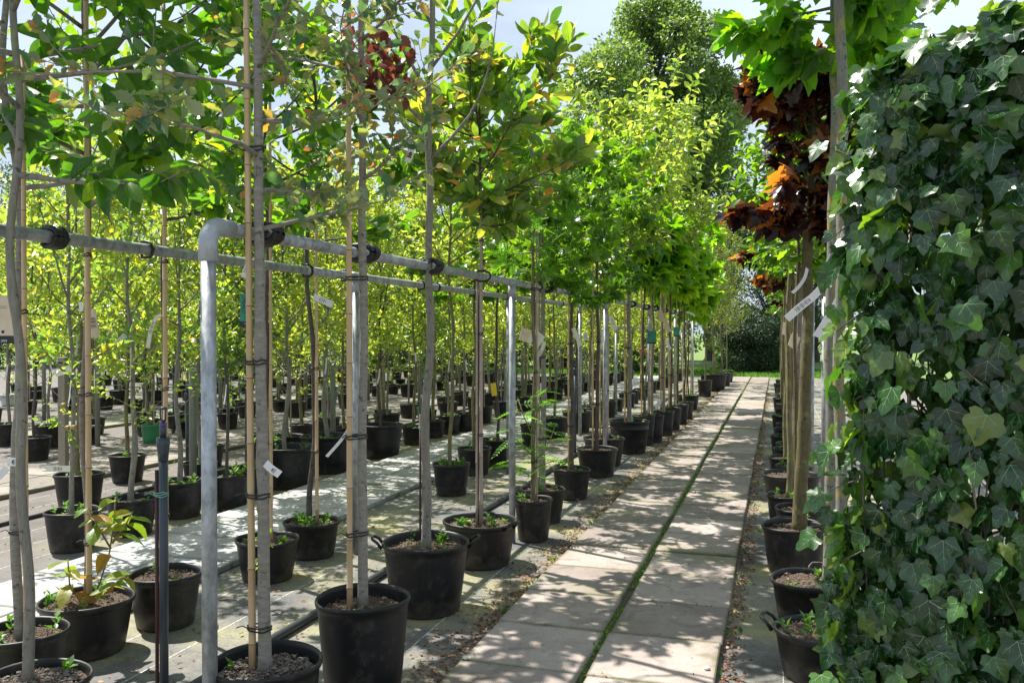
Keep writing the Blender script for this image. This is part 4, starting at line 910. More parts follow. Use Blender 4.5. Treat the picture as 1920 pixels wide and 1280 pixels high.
# second row (behind the front rail)
T("crooked smooth trunked walnut without cane, nearest pot of the second row", 62, 1407, .20, .275, 4.3, .020, 'walnut', 2.15, 4.2, .85, 'grey', stakes=(), seed=201, weeds=1, gravel=True, wob=.02, lean=(-.10, 0), leaves=300, off=(-.03, 0))
T("grey walnut with a taped white label, in the pot touching the one with yellow shoots", 38, 1322, .18, .32, 4.2, .021, 'walnut', 2.2, 4.1, .8, 'cherry', stakes=((.045, -.02, 2.8, .012),), ties=(.75, 1.7), seed=202, weeds=4, wob=.02, lean=(-.06, 0), leaves=200, over=dict(nl=11))
rt, _ = T("blue grey walnut with thick bamboo cane, yellow shoots sprouting at its foot", 160, 1222, .222, .27, 4.2, .018, 'walnut', 2.2, 4.3, .85, 'silver', stakes=((.035, -.02, 3.4, .015),), ties=(.55, 1.3, 2.0), seed=203, weeds=6, wob=.01, lean=(.02, 0), leaves=300)
T("broad leaved tree on a bamboo cane in the pot behind the standing sprinkler pipe", 308, 1171, .19, .285, 4.0, .016, 'broad', 2.15, 4.0, .75, 'dark', stakes=((.022, -.02, 3.5, .014),), ties=(.6, 1.3, 2.0), seed=204, weeds=2, wob=.008, leaves=300)
T("broad leaved tree in the lighter pot half behind the nearest ringed trunk", 500, 1085, .20, .265, 3.9, .018, 'broad', 2.2, 3.9, .7, 'dark', stakes=((.03, 0, 3.2, .012),), seed=205, weeds=5, wob=.01, leaves=260)
T("bent blue grey stem with bamboo cane, dandelions in its pot by the pale slabs", 583, 1042, .20, .255, 3.8, .021, 'broad', 2.2, 3.8, .72, 'dark', stakes=((.045, 0, 3.0, .014),), ties=(.75, 1.35, 2.05), seed=206, weeds=12, wob=.022, leaves=260)
ROW2 = [(846, 927, .185, .31, "slightly curved young tree in the squat pot before the pale slabs", 'fruit2', 'olive'),
        (889, 889, .195, .30, "straight green barked tree next in line past the squat pot", 'amber', 'olive'),
        (932, 876, .19, .34, "thin dark tree with a yellow card in the pot behind two others", 'fruit2', 'dark'),
        (1002, 838, .2, .32, "young tree in the pot beyond the yellow card", 'fruit2', 'dark'),
        (1040, 822, .2, .32, "young tree close beside the far sprinkler pipe", 'fruit', 'olive'),
        (1082, 810, .25, .34, "young tree in a broad pot brimming with seedlings", 'fruit2', 'dark'),
        (1110, 800, .2, .34, "young tree in the pot beyond the seedlings", 'fruit', 'olive')]
for i, (u, vb, R, H, lb, spn, bk) in enumerate(ROW2):
    T(lb, u, vb, R, H, 3.2, .02, spn, 2.0 if spn != 'fruit' else 1.8, 3.4, .75, bk, stakes=((.03, 0, 2.3, .010, 'bamboo_grey'),) if i % 2 else (), seed=220 + i, weeds=10 if i in (5, 0) else 4, leaves=60 if i < 3 else 0, wob=.016)

# beds past the pale slabs: nearer pots, hand placed
def bgtree_specs():
    out = []
    for k, (sn, z0, z1, R, H, bark) in enumerate([('fruit', 1.2, 3.1, .62, 2.9, 'grey'), ('fruit3', 1.05, 2.8, .6, 2.6, 'olive'), ('fruit2', 1.3, 3.4, .6, 3.1, 'grey'), ('fruit2', 1.15, 3.0, .7, 2.7, 'dark'),
                                                  ('fruit', 1.15, 2.7, .6, 2.5, 'grey'), ('fruit2', 1.5, 3.3, .6, 3.1, 'olive'), ('fruit3', 1.3, 3.1, .55, 3.0, 'dark'), ('fruit2', 1.05, 2.7, .62, 2.6, 'grey')]):
        rng = np.random.default_rng(900 + k); at = trunk_curve(rng, H, .018)
        tpl, mk, vein, kw = SPEC[sn]; kw = dict(kw); kw['nl'] = 16
        limbs, twigs, P, D, N, S = grow(rng, at, z0, z1 + .1, R + .08, **kw)
        # a few low shoots
        l2, t2, P2, D2, N2, S2 = grow(rng, at, .85, z0, R * .55, nl=4, nt=3, lpt=7, ls=.055, tl=.18, limb_r=.005, elev=(20, 40))
        P = np.concatenate([P, P2]); D = np.concatenate([D, D2]); N = np.concatenate([N, N2]); S = np.concatenate([S, S2])
        ex = limbs + l2 + [t for i, t in enumerate(twigs) if i % 2 == 0]
        tm = trunk_mesh('trunk', rng, at, .2, H, .019 + .004 * (k % 3), .007, BARK[bark], extra=ex, n=7, knots=4)
        cm = leaf_batch('crown', tpl, [LEAF[mk]], P, D, N, S, rng)
        out.append((tm, cm))
    return out
BGV = bgtree_specs()
STK = [stake_mesh('stake', .2, 2.0, .010, .03, .01, 'bamboo_grey', 6, 3), stake_mesh('stake', .2, 1.3, .016, -.05, 0, 'wood_grey', 6, 4)]
TAGM = [MB().add([(0, 0, 0), (.022, .004, 0), (.03, .01, -.10), (.008, .006, -.105), (.05, .02, -.19), (.028, .016, -.195)], [(0, 1, 2, 3), (3, 2, 4, 5)]).mesh('label_strip', M['tag'])]
bgr = np.random.default_rng(77)
def bgtree(x, y, label, group, kit=None, var=None, scale=1.0, stake=None, tag=None, low=1.0):
    kit = KITS[kit if kit is not None else int(bgr.choice([0, 0, 1, 1, 2, 3]))]; tm, cm = BGV[var if var is not None else int(bgr.integers(0, len(BGV)))]
    root = thing('fruit_tree', label, 'fruit tree', (x, y, 0), group=group)
    rz = float(bgr.uniform(0, 6.28)); s = scale * float(bgr.uniform(.9, 1.1))
    link('pot', kit['pot'], root); link('soil', kit['soil'], root)
    if bgr.random() < .6: o = link('weeds', kit['weeds'][int(bgr.integers(0, 2))], root, kind='stuff'); o.rotation_euler = (0, 0, rz)
    for nm, me in (('trunk', tm), ('crown', cm)):
        o = link(nm, me, root, kind=None); o.rotation_euler = (0, 0, rz); o.scale = (s, s, s * low)
    if stake if stake is not None else bgr.random() < .3: link('stake', STK[int(bgr.integers(0, 2))], root)
    if tag if tag is not None else bgr.random() < .3:
        o = link('tag', TAGM[0], root, (.02, -.02, bgr.uniform(1.1, 1.6))); o.rotation_euler = (0, 0, float(bgr.uniform(0, 6.28)))
    return root
NEAR3 = [(133, 1030, 1, "fruit tree with little apples in the nearest pot past the pale slabs", 0),
         (246, 1001, 1, "young tree whose pot stands behind the yellow walnut shoots", 2),
         (147, 950, 2, "young tree beside the wooden stake, second line past the pale slabs", 5),
         (335, 968, 2, "young tree in the dark pot between sprinkler pipe and corner post", 4),
         (424, 952, 2, "young tree with a twisted foot in the wide pot by the corner post", 6),
         (536, 912, 6, "thick trunked tree in the big tub nearest the pale slabs", 7),
         (612, 884, 6, "thick mossy trunk in the second big tub, leafy sprouts round its base", 2),
         (712, 856, 6, "mossy trunked tree in the third big tub along the pale slabs", 3),
         (776, 833, 0, "young tree in the small pot after the big tubs", 1),
         (814, 820, 0, "young tree two pots after the big tubs", 5),
         (842, 813, 1, "young tree three pots after the big tubs", 0),
         (870, 808, 1, "young tree four pots after the big tubs", 2),
         (64, 862, 1, "small tree alone on the open cloth with its round shadow", 3),
         (92, 838, 2, "small tree in the wide pot behind the lone one", 4)]
for (u, vb, kit, lb, var) in NEAR3:
    x, y = G(u, vb); r = bgtree(x, y, lb, None, kit, var, 1.12 if kit == 6 else 1.0, stake=False, tag=True)
    if kit == 6:
        for o in r.children:
            if o.name.startswith('trunk'): o.scale = (1.12, 1.12, 1.0)
# procedural lines of the beds
taken = [G(a[0], a[1]) for a in NEAR3] + [G(a[0], a[1]) for a in ROW2]
def free(x, y, d=.5): return all((x - a) ** 2 + (y - b) ** 2 > d * d for a, b in taken)
ORD = ['', 'first', 'second', 'third', 'fourth', 'fifth', 'sixth', 'seventh', 'eighth', 'ninth', 'tenth', 'eleventh', 'twelfth', 'thirteenth', 'fourteenth', 'fifteenth', 'sixteenth', 'seventeenth', 'eighteenth', 'nineteenth', 'twentieth',
       'twenty-first', 'twenty-second', 'twenty-third', 'twenty-fourth', 'twenty-fifth', 'twenty-sixth', 'twenty-seventh', 'twenty-eighth', 'twenty-ninth']
VARSP = ['mid green', 'dark green', 'yellow green', 'yellow green', 'mid green', 'yellow green', 'dark green', 'yellow green']
BEDS = [("first bed past pale slabs", "fruit trees in the first bed past the pale slabs", (-4.95, -5.85, -6.65), 7.2, 29.5, 1.0),
        ("second bed past pale slabs", "fruit trees in the second bed past the pale slabs", (-8.75, -9.6, -10.4), 9.0, 29.5, 1.04),
        ("third bed past pale slabs", "fruit trees in the third bed past the pale slabs", (-12.4, -13.3, -14.1), 11.5, 29.5, 1.2),
        ("farthest beds", "fruit trees in the farthest beds", (-16.0, -17.2, -19.5), 14.5, 29.5, 1.5)]
for bi, (bl, grp, xs, ya, yb, st) in enumerate(BEDS):
    cnt = [0, 0, 0]
    for li, X in enumerate(xs):
        y = ya + .3 * li
        while y < yb:
            xx, yy_ = X + bgr.normal(0, .07), y + bgr.normal(0, .12)
            if free(xx, yy_) and bgr.random() < .93 and px(xx, yy_, 1)[0] > -120:
                taken.append((xx, yy_))
                kit = None
                if bgr.random() < .03: kit = 4
                if bgr.random() < .02: kit = 5
                var = int(bgr.integers(0, len(BGV))); sk = bool(bgr.random() < .3); tg = bool(bgr.random() < .3); cnt[li] += 1
                look = VARSP[var] + ' tree' + (' with stake' if sk and kit is None else '') + (' with tag' if tg and not sk else '')
                pk = ' in green pot' if kit == 4 else (' in pale pot' if kit == 5 else '')
                bgtree(xx, yy_, f"{look}{pk}, {ORD[min(cnt[li], 29)].replace('-', '')} in {('near', 'middle', 'far')[li]} line of {bl[4:] if bl.startswith('the ') else bl}", grp, kit, var=var, stake=sk, tag=tg)
            y += st * bgr.uniform(.8, 1.25)
y = 14.8; k_ = 0
while y < 29:
    k_ += 1
    bgtree(-3.15 + bgr.normal(0, .05), y, f"yellow green tree in a pot, {ORD[k_]} in the line behind the globe trees", "fruit trees in line behind the globe trees", var=int(bgr.choice([2, 5])), scale=1.0); y += bgr.uniform(.9, 1.3)
# coloured pots seen between the trunks
for (u, vb, kit, lb) in [(797, 790, 4, "small tree in a bright green pot on the brown slabs"), (456, 736, 4, "small tree in a green pot in the back beds"), (225, 757, 4, "small tree in a green pot behind the grey stake"), (625, 742, 5, "small tree in a pale grey pot far behind"), (625, 704, 7, "small plant in an orange pot far behind")]:
    x, y = G(u, vb); bgtree(x, y, lb, None, kit, stake=False)

# trellis posts and wires
def trellis(label, x, ys, h, wires=(.55, .85, 1.12), mat='wood_grey', r=.035):
    root = thing('wire_trellis', label, 'trellis', (x, ys[0], 0))
    for y in ys: link('post', MB().tube([(0, y - ys[0], 0), (0, y - ys[0], h - .01), (0, y - ys[0], h)], [r, r, r * .8], 10).mesh('post', M[mat]), root)
    for z in wires:
        link('wire', MB().tube([(r + .003, -.5, z)] + [(r + .003 + .004 * math.sin(k), (ys[-1] - ys[0] + 1) * k / 12 - .5, z - .02 * math.sin(math.pi * k / 12)) for k in range(1, 13)], .0028, 5).mesh('wire', M['wire']), root)
    return root
trellis("post and wire trellis in the first bed past the pale slabs", -5.35, [6.9, 9.6, 12.4, 15.2, 18, 21, 24, 27], 1.25)
trellis("post and wire trellis in the second bed past the pale slabs", -9.2, [9.8, 12.6, 15.4, 18.2, 21, 24, 27], 1.28)
trellis("post and wire trellis in the third bed past the pale slabs", -12.85, [12.4, 15, 17.6, 20.2, 23, 26], 1.28)
for (u, vb, h, w, lb) in [(714, 785, 1.2, .07, "squared brown wooden stake standing behind the third big tub"), (118, 905, 1.35, .045, "rounded wooden stake beside the apple tree")]:
    x, y = G(u, vb); root = thing('wooden_stake', lb, 'stake', (x, y, 0))
    link('shaft', MB().box(-w, w, -w * .6, w * .6, 0, h, .006).mesh('shaft', M['wood'], False), root)
    link('rope', ring_mesh('rope', [(0, 0, w)], .006, h - .06, 'rubber', 2), root)

# ------------------------------------------------------------------ trees by the ivy (other side of the slabs)
T("purple leaved maple on a smooth brown green trunk, pot nearest the slabs", 1491, 1073, .21, .315, 3.5, .046, 'purple', 2.25, 3.3, .55, 'brown', seed=301, weeds=0, wob=.008, lean=(.09, .0), leaves=300, off=(.03, 0))
T("rounded green maple on grey lichened trunk, in the pot with a standing handle", 1520, 1168, .205, .245, 4.2, .034, 'maple', 3.12, 4.1, .62, 'lichen', seed=302, weeds=3, wob=.006, lean=(.03, 0), leaves=300, handles=(R_(75),), off=(.10, .02), r1=.024)
T("maple with yellow lichened trunk, in the handled pot closest to the ivy", 1538, 1270, .205, .225, 4.2, .027, 'maple', 3.30, 4.2, .55, 'lichen', seed=303, weeds=4, wob=.008, lean=(-.02, 0), leaves=150, handles=(R_(165),), off=(.10, .02), r1=.022)
RD = [6.55, 7.1, 7.65, 8.8, 9.35, 9.95, 10.7, 11.2, 12.0, 12.9, 13.6, 14.9, 16.2, 17.4, 18.8, 20.3, 22, 24, 26]
for i, d in enumerate(RD):
    y = d * .955 + .02; x = .13 + .04 * math.sin(i * 2.1); big = (i == 3)
    tree(f"slim trunk in {('round', 'wide')[big]} black pot, {['purple leaved, ', ''][i not in (5, 12)]}{['first', 'second', 'third', 'fourth', 'fifth', 'sixth', 'seventh', 'eighth', 'ninth', 'tenth', 'eleventh', 'twelfth', 'thirteenth', 'fourteenth', 'fifteenth', 'sixteenth', 'seventeenth', 'eighteenth', 'last'][i]} beyond the purple maple",
         x, y, .26 if big else .175, .29, 2.9, .017 + .004 * (i % 3), 'purple' if i in (5, 12) else 'darkrow', 2.05, 3.0, .42, ['brown', 'silver', 'olive'][i % 3], stakes=((.05, .02, 2.2, .010),) if i % 3 else (), seed=320 + i, weeds=3 if i > 1 else 1, leaves=0, wob=.010, crumbs=i < 6, over=dict(nl=12))

# ================================================================== IVY SCREEN
def ivy_screen():
    rng = np.random.default_rng(42)
    A = np.array([.262, 2.70]); B = np.array([.98, 2.28]); ax = B - A; Ln = np.linalg.norm(ax); ax /= Ln; nrm = np.array([ax[1], -ax[0]])   # facing the viewer
    if nrm[1] > 0: nrm = -nrm
    root = thing('ivy_screen', "tall dark green ivy screen with pale veined leaves, closest to the viewer", 'ivy', (float(A[0]), float(A[1]), 0))
    a0 = np.array([A[0], A[1], 0.])
    def pt(s, dep, z): q = ax * s - nrm * dep; return np.array([q[0], q[1], z])
    top = 2.40
    # planter
    mb = MB(); c = [pt(.02, -.02, 0), pt(1.0, -.02, 0), pt(1.0, .26, 0), pt(.02, .26, 0)]
    v = [tuple(q) for q in c] + [tuple(q + np.array([0, 0, .3])) for q in c] + [tuple(q * .94 + np.array([.02, -.01, .3])) for q in c] + [tuple(q * .94 + np.array([.02, -.01, .26])) for q in c]
    mb.add(v, [(0, 1, 2, 3), (0, 4, 5, 1), (1, 5, 6, 2), (2, 6, 7, 3), (3, 7, 4, 0), (4, 8, 9, 5), (5, 9, 10, 6), (6, 10, 11, 7), (7, 11, 8, 4), (8, 12, 13, 9), (9, 13, 14, 10), (10, 14, 15, 11), (11, 15, 12, 8), (12, 15, 14, 13)])
    link('planter', mb.mesh('planter', M['pot'], False), root)
    for s in np.arange(.06, .98, .15):
        link('cane', MB().tube([tuple(pt(s, .12, .2)), tuple(pt(s + rng.normal(0, .01), .12, top - .04))], .006, 6).mesh('cane', M['bamboo_grey']), root)
    for z in np.arange(.5, top, .3):
        link('wire', MB().tube([tuple(pt(.02, .12, z)), tuple(pt(.98, .12, z))], .002, 5).mesh('wire', M['wire']), root)
    # woody vines
    for k in range(60):
        q = [rng.uniform(.0, .98), rng.uniform(0.03, .2), rng.uniform(.2, 1.3)]; d = np.array([rng.normal(0, .4), 0, 1.]); pts = [pt(*q)]
        for _ in range(10):
            d = unit(d + rng.normal(0, .35, 3) * [1, .3, 1] + np.array([0, 0, .25])); q = [min(1.0, max(-.02, q[0] + d[0] * .1)), min(.2, max(.0, q[1] + d[1] * .08)), min(top + rng.uniform(-.03, .03), q[2] + d[2] * .11)]
            pts.append(pt(*q))
        r = rng.uniform(.0022, .005)
        link('vine', MB().tube([tuple(q_) for q_ in pts], [r * (1 - .6 * i / 10) for i in range(11)], 6).mesh('vine', BARK['silver' if k % 2 else 'dark']), root)
    for k in range(8):   # stems lying along the top
        z = top + rng.uniform(-.03, .05); s0 = rng.uniform(.1, .5); dep = rng.uniform(0, .2)
        link('vine', MB().tube([tuple(pt(s0 + i * .1, dep + rng.normal(0, .01), z + rng.normal(0, .012))) for i in range(6)], .004, 6).mesh('vine', BARK['silver']), root)
    # sprigs reaching over the slabs
    for (s, z, dx, dz) in [(0, 1.98, -.16, -.10), (0, 2.1, -.12, .06), (0, 1.70, -.12, -.08), (0, 1.2, -.13, -.05), (.02, 1.0, -.12, -.06), (0, 1.45, -.1, -.05)]:
        p = pt(s, .05, z); link('vine', MB().tube([tuple(p), tuple(p + np.array([dx * .5, -.03, dz * .4])), tuple(p + np.array([dx, -.03, dz]))], [.003, .0025, .0015], 6).mesh('vine', BARK['dark']), root)
    # leaves: face layer, end layer (toward the slabs), top layer, inner layer
    P = []; D = []; N = []; S = []; young = []
    n3 = np.array([nrm[0], nrm[1], 0.]); ax3 = np.array([ax[0], ax[1], 0.])
    def put(p, d, n, s): P.append(p); D.append(unit(d)); N.append(unit(n)); S.append(s)
    for i in range(1500):
        s = rng.uniform(-.02, 1.0); z = top - (top - .12) * rng.random() ** 1.05
        edge = .04 * math.sin(z * 9) + .03 * math.sin(z * 23)
        s = max(s, -.02 + edge * .6); dep = -abs(rng.normal(0, .03)) + .02
        put(pt(s, dep, z), np.array([0, 0, -1.]) + ax3 * rng.normal(0, .55) + n3 * rng.uniform(0, .35), n3 * 1.0 + np.array([-.15, 0, rng.uniform(-.1, 1.1)]) + rng.normal(0, .42, 3), rng.uniform(.036, .098) * (1.0 if rng.random() < .8 else .6))
    for i in range(2200):
        s = rng.uniform(-.0, 1.0); z = rng.uniform(.15, top - .05); dep = rng.uniform(.05, .26)
        put(pt(s, dep, z), np.array([0, 0, -1.]) + rng.normal(0, .5, 3), n3 + rng.normal(0, .6, 3), rng.uniform(.05, .10))
    for i in range(420):
        z = rng.uniform(.25, top); dep = rng.uniform(-.02, .26)
        put(pt(-.03 + rng.normal(0, .03), dep, z), np.array([0, 0, -1.]) - ax3 * rng.uniform(0, .7) + rng.normal(0, .3, 3), (np.array([-.47, -.6, .65]) + rng.normal(0, .22, 3)) if rng.random() < .5 else (-ax3 * 1.0 + n3 * .5 + np.array([0, 0, rng.uniform(.2, 1.0)]) + rng.normal(0, .3, 3)), rng.uniform(.045, .10))
    for i in range(420):
        s = rng.uniform(-.03, 1.0); dep = rng.uniform(-.05, .25)
        z = top + rng.normal(0, .045) + .03 * math.sin(s * 17) - .12 * max(0, .14 - s) / .14
        put(pt(s, dep, z), ax3 * rng.normal(0, .8) + n3 * rng.uniform(-.2, 1) + np.array([0, 0, rng.uniform(-.6, .3)]), (np.array([-.47, -.6, .65]) + rng.normal(0, .22, 3)) if rng.random() < .4 else (np.array([0, 0, 1.]) + rng.normal(0, .35, 3) - ax3 * .25 + n3 * .25), rng.uniform(.05, .105))
    for i in range(90):
        z = rng.uniform(.3, 1.05); put(pt(-.10 + rng.normal(0, .045), rng.uniform(-.03, .15), z), np.array([-.2, 0, -1.]) + rng.normal(0, .4, 3), np.array([-.47, -.6, .55]) + rng.normal(0, .4, 3), rng.uniform(.045, .09))
    for i in range(60):
        z = rng.uniform(1.0, 2.2); put(pt(-.09 + rng.normal(0, .05), rng.uniform(-.03, .15), z), np.array([-.4, 0, -.8]) + rng.normal(0, .5, 3), np.array([-.47, -.6, .65]) + rng.normal(0, .3, 3), rng.uniform(.045, .09))
    for i in range(170):
        s = abs(rng.normal(0, .28)); z = top - abs(rng.normal(0, .35)); put(pt(min(s, 1), -.06 - abs(rng.normal(0, .02)), z), np.array([-.1, -.1, -1.]) + rng.normal(0, .5, 3), np.array([-.47, -.6, .65]) + rng.normal(0, .14, 3), rng.uniform(.045, .09))
    P = np.array(P); D = np.array(D); N = np.array(N); S = np.array(S)
    place_leaves(root, A[0], A[1], 0, 'ivy', 'ivy', 'vein', P, D, N, S, rng, 300)
    # pale young leaves on the sunny end
    P = []; D = []; N = []; S = []
    for i in range(70):
        z = rng.uniform(.5, 2.3); P.append(pt(-.06 + rng.normal(0, .035), rng.uniform(-.03, .2), z)); D.append(unit(np.array([-.3, -.2, -.9]) + rng.normal(0, .35, 3))); N.append(unit(-ax3 + n3 * .8 + rng.normal(0, .4, 3))); S.append(rng.uniform(.045, .095))
    for i in range(46):
        P.append(pt(rng.uniform(0, 1), rng.uniform(-.02, .2), top + rng.uniform(0, .10))); D.append(unit(np.array([0, 0, .4]) + rng.normal(0, .6, 3))); N.append(unit(rng.normal(0, .5, 3) + n3)); S.append(rng.uniform(.03, .06))
    place_leaves(root, A[0], A[1], 0, 'ivy', 'ivy_young', 'vein', np.array(P), np.array(D), np.array(N), np.array(S), rng, 0, foliage='young_foliage')
ivy_screen()

# ================================================================== HANGING CARDS AND LABEL STRIPS
def ribbon(name, pts, w, side, mat, print_=None, label='', group=None, pm='ink_grey', twist=0, cat='plant label'):
    """flexible strip label through world points, width vector `side`"""
    o0 = Vector(pts[0]); root = thing(name, label, cat, tuple(o0), group=group)
    s = Vector(side).normalized() * w / 2; L_ = [Vector(p) - o0 for p in pts]
    # smooth
    q = []
    for i in range(len(L_) - 1):
        for t in (0, .25, .5, .75): q.append(L_[i].lerp(L_[i + 1], t))
    q.append(L_[-1])
    for _ in range(3): q = [q[0]] + [(q[i - 1] + q[i] * 2 + q[i + 1]) / 4 for i in range(1, len(q) - 1)] + [q[-1]]
    nrm = (q[-1] - q[0]).cross(s).normalized() * .0006
    v = []; f = []
    for p in q: v += [tuple(p - s + nrm), tuple(p + s + nrm), tuple(p + s - nrm), tuple(p - s - nrm)]
    for i in range(len(q) - 1):
        a = 4 * i; b = a + 4
        for k in range(4): f.append((a + k, a + (k + 1) % 4, b + (k + 1) % 4, b + k))
    f += [(0, 3, 2, 1), (len(v) - 4, len(v) - 3, len(v) - 2, len(v) - 1)]
    link('strip', MB().add(v, f).mesh('strip', M[mat], False), root)
    if print_:
        mb = MB(); a, b, k = print_; m = len(q) - 1
        for sgn in (1, -1):
            for i in range(k):
                t = (a + (b - a) * i / k) * m; j = min(m - 1, int(t)); c = q[j].lerp(q[j + 1], t - j); d = (q[j + 1] - q[j]).normalized() * (.0011 if i % 3 else .0022)
                ww = .62 if i % 4 else .42; n_ = nrm * (1.9 * sgn)
                mb.add([tuple(c - s * ww - d + n_), tuple(c + s * ww - d + n_), tuple(c + s * ww + d + n_), tuple(c - s * ww + d + n_)], [(0, 1, 2, 3)])
        link('printed_code', mb.mesh('printed_code', M[pm], False), root)
    return root
def W(u, v, d):
    """world point at photo pixel and camera distance d"""
    p = FWD * d + RIGHT * ((u - 960.0) * d / FPX); return (float(p[0]), float(p[1]), CAM_H + (622 - v) * d / FPX)
def strip(label, pix, d, w, mat='tag', pr=(.45, .8, 12), side=None, group=None, d2=None, pm='ink'):
    n = len(pix); pts = [W(u, v, d + ((d2 or d) - d) * i / (n - 1)) for i, (u, v) in enumerate(pix)]
    a = Vector(pts[-1]) - Vector(pts[0]); view = Vector((-.2967, .955, 0)); sd = side or tuple(a.cross(view))
    return ribbon('plant_label', pts, w, sd, mat, pr, label, group, pm)
strip("long white strip with printed code hanging between the two lichened trunks", [(1573, 515), (1583, 545), (1565, 580), (1532, 632)], 4.35, .048)
strip("white strip stretched out from the grey lichened trunk, kinked in its middle", [(1548, 530), (1527, 555), (1500, 575), (1475, 598)], 4.5, .040)
strip("curled white strip with a barcode beside the black rail tie", [(1562, 478), (1556, 490), (1548, 510)], 4.45, .040, pr=(.6, .95, 7), pm='ink')
strip("thin curved strip tied high on the purple maple trunk", [(1513, 503), (1509, 522), (1494, 542), (1485, 549)], 5.6, .022, pr=None)
strip("crumpled pale strip caught at the top of the ivy near the trunks", [(1607, 405), (1588, 425), (1580, 460)], 3.0, .035, pr=(.4, .75, 8))
strip("white strip stuck out from the nearest ringed trunk at knee height", [(497, 868), (506, 878), (524, 890)], 3.17, .030, pr=(.6, .8, 3))
strip("white strip twisted off the trunk of the tall black tub tree", [(650, 778), (660, 785), (656, 800), (640, 825), (612, 856)], 3.78, .014, pr=(.4, .75, 8))
strip("pale card hanging from the bent blue grey stem on its cane", [(588, 556), (598, 560), (624, 571)], 5.9, .045, pr=(.5, .8, 5))
strip("white label wrapped round the forked walnut stem", [(12, 866), (20, 866), (29, 866)], 3.55, .035, pr=(.6, .9, 3), pm='ink')
strip("white strip fluttering below the wrapped label", [(12, 876), (5, 885), (-8, 897)], 3.55, .030, pr=None)
strip("faded grey strip tied to the little apple tree", [(130, 879), (110, 879), (85, 878)], 6.2, .045, 'tag_pale', pr=(.4, .75, 8))
strip("pale card half behind the walnut's thick cane", [(170, 580), (175, 600), (178, 633)], 4.4, .045, 'tag_beige', pr=(.4, .75, 8))
strip("white label stuck on the blue grey walnut bark", [(150, 566), (153, 575), (152, 584)], 4.28, .02, pr=None)
strip("curled pale strip on the tree behind the sprinkler pipe", [(301, 590), (289, 600), (282, 620), (277, 652)], 4.7, .022, 'tag_pale', pr=(.4, .75, 8))
strip("white strip hanging behind the feathery shoots", [(1014, 718), (1010, 735), (1002, 757)], 7.4, .036, pr=(.4, .75, 8))
strip("curved beige strip by the paired square cards", [(1021, 640), (1017, 655), (1008, 668), (1001, 679)], 7.2, .030, 'tag_pale', pr=(.4, .75, 8))
strip("pale card wrapped round a dark trunk past the second post", [(1145, 592), (1149, 605), (1154, 618)], 9.3, .05, 'tag_pale', pr=(.3, .7, 4))
strip("white strip on a trunk between the dark crowned trees", [(1128, 620), (1131, 635), (1126, 652)], 9.6, .028, pr=None)
strip("white square label on a trunk by the far wires", [(1098, 623), (1098, 638)], 9.9, .05, pr=(.4, .8, 3))
strip("pale strip hung against the sweetgum trunk", [(1075, 615), (1082, 632), (1089, 648)], 8.1, .04, 'tag_pale', pr=None)
strip("beige card hanging among the canes of the long row", [(1237, 582), (1241, 595), (1238, 603)], 12.9, .08, 'tag_beige', pr=None)
strip("long beige card hung on a cane past the green picture card", [(1246, 597), (1250, 610), (1255, 622)], 13.2, .07, 'tag_beige', pr=None)
strip("small white strip slanting across the far canes", [(1248, 637), (1253, 645), (1257, 655)], 12.6, .04, pr=None)
strip("red strip tied between two canes of the long row", [(1194, 654), (1202, 655), (1213, 664)], 11.6, .018, 'tag_red', pr=None)
strip("white strip at the foot of a cane in the long row", [(1237, 750), (1235, 758), (1230, 765)], 12.6, .06, pr=None)
strip("pale strip trailing on the far rail end", [(1287, 585), (1295, 587), (1303, 592)], 14.5, .03, pr=None)
strip("white label flag on a fruit tree behind the corner post", [(236, 628), (228, 634), (214, 655)], 6.7, .045, pr=(.1, .3, 2), pm='ink')
strip("grey cardboard flag on the wooden stake side of the apple tree", [(134, 690), (118, 695), (103, 699)], 6.6, .06, 'tag_pale', pr=None)
strip("white strip high above on the ringed trunk's neighbour", [(775, 275), (770, 290), (764, 305)], 4.0, .03, pr=(.4, .75, 8))
strip("slim white tag beside the nearest ringed trunk, above the green card", [(468, 488), (462, 503), (456, 520)], 3.5, .020, pr=(.5, .8, 3))

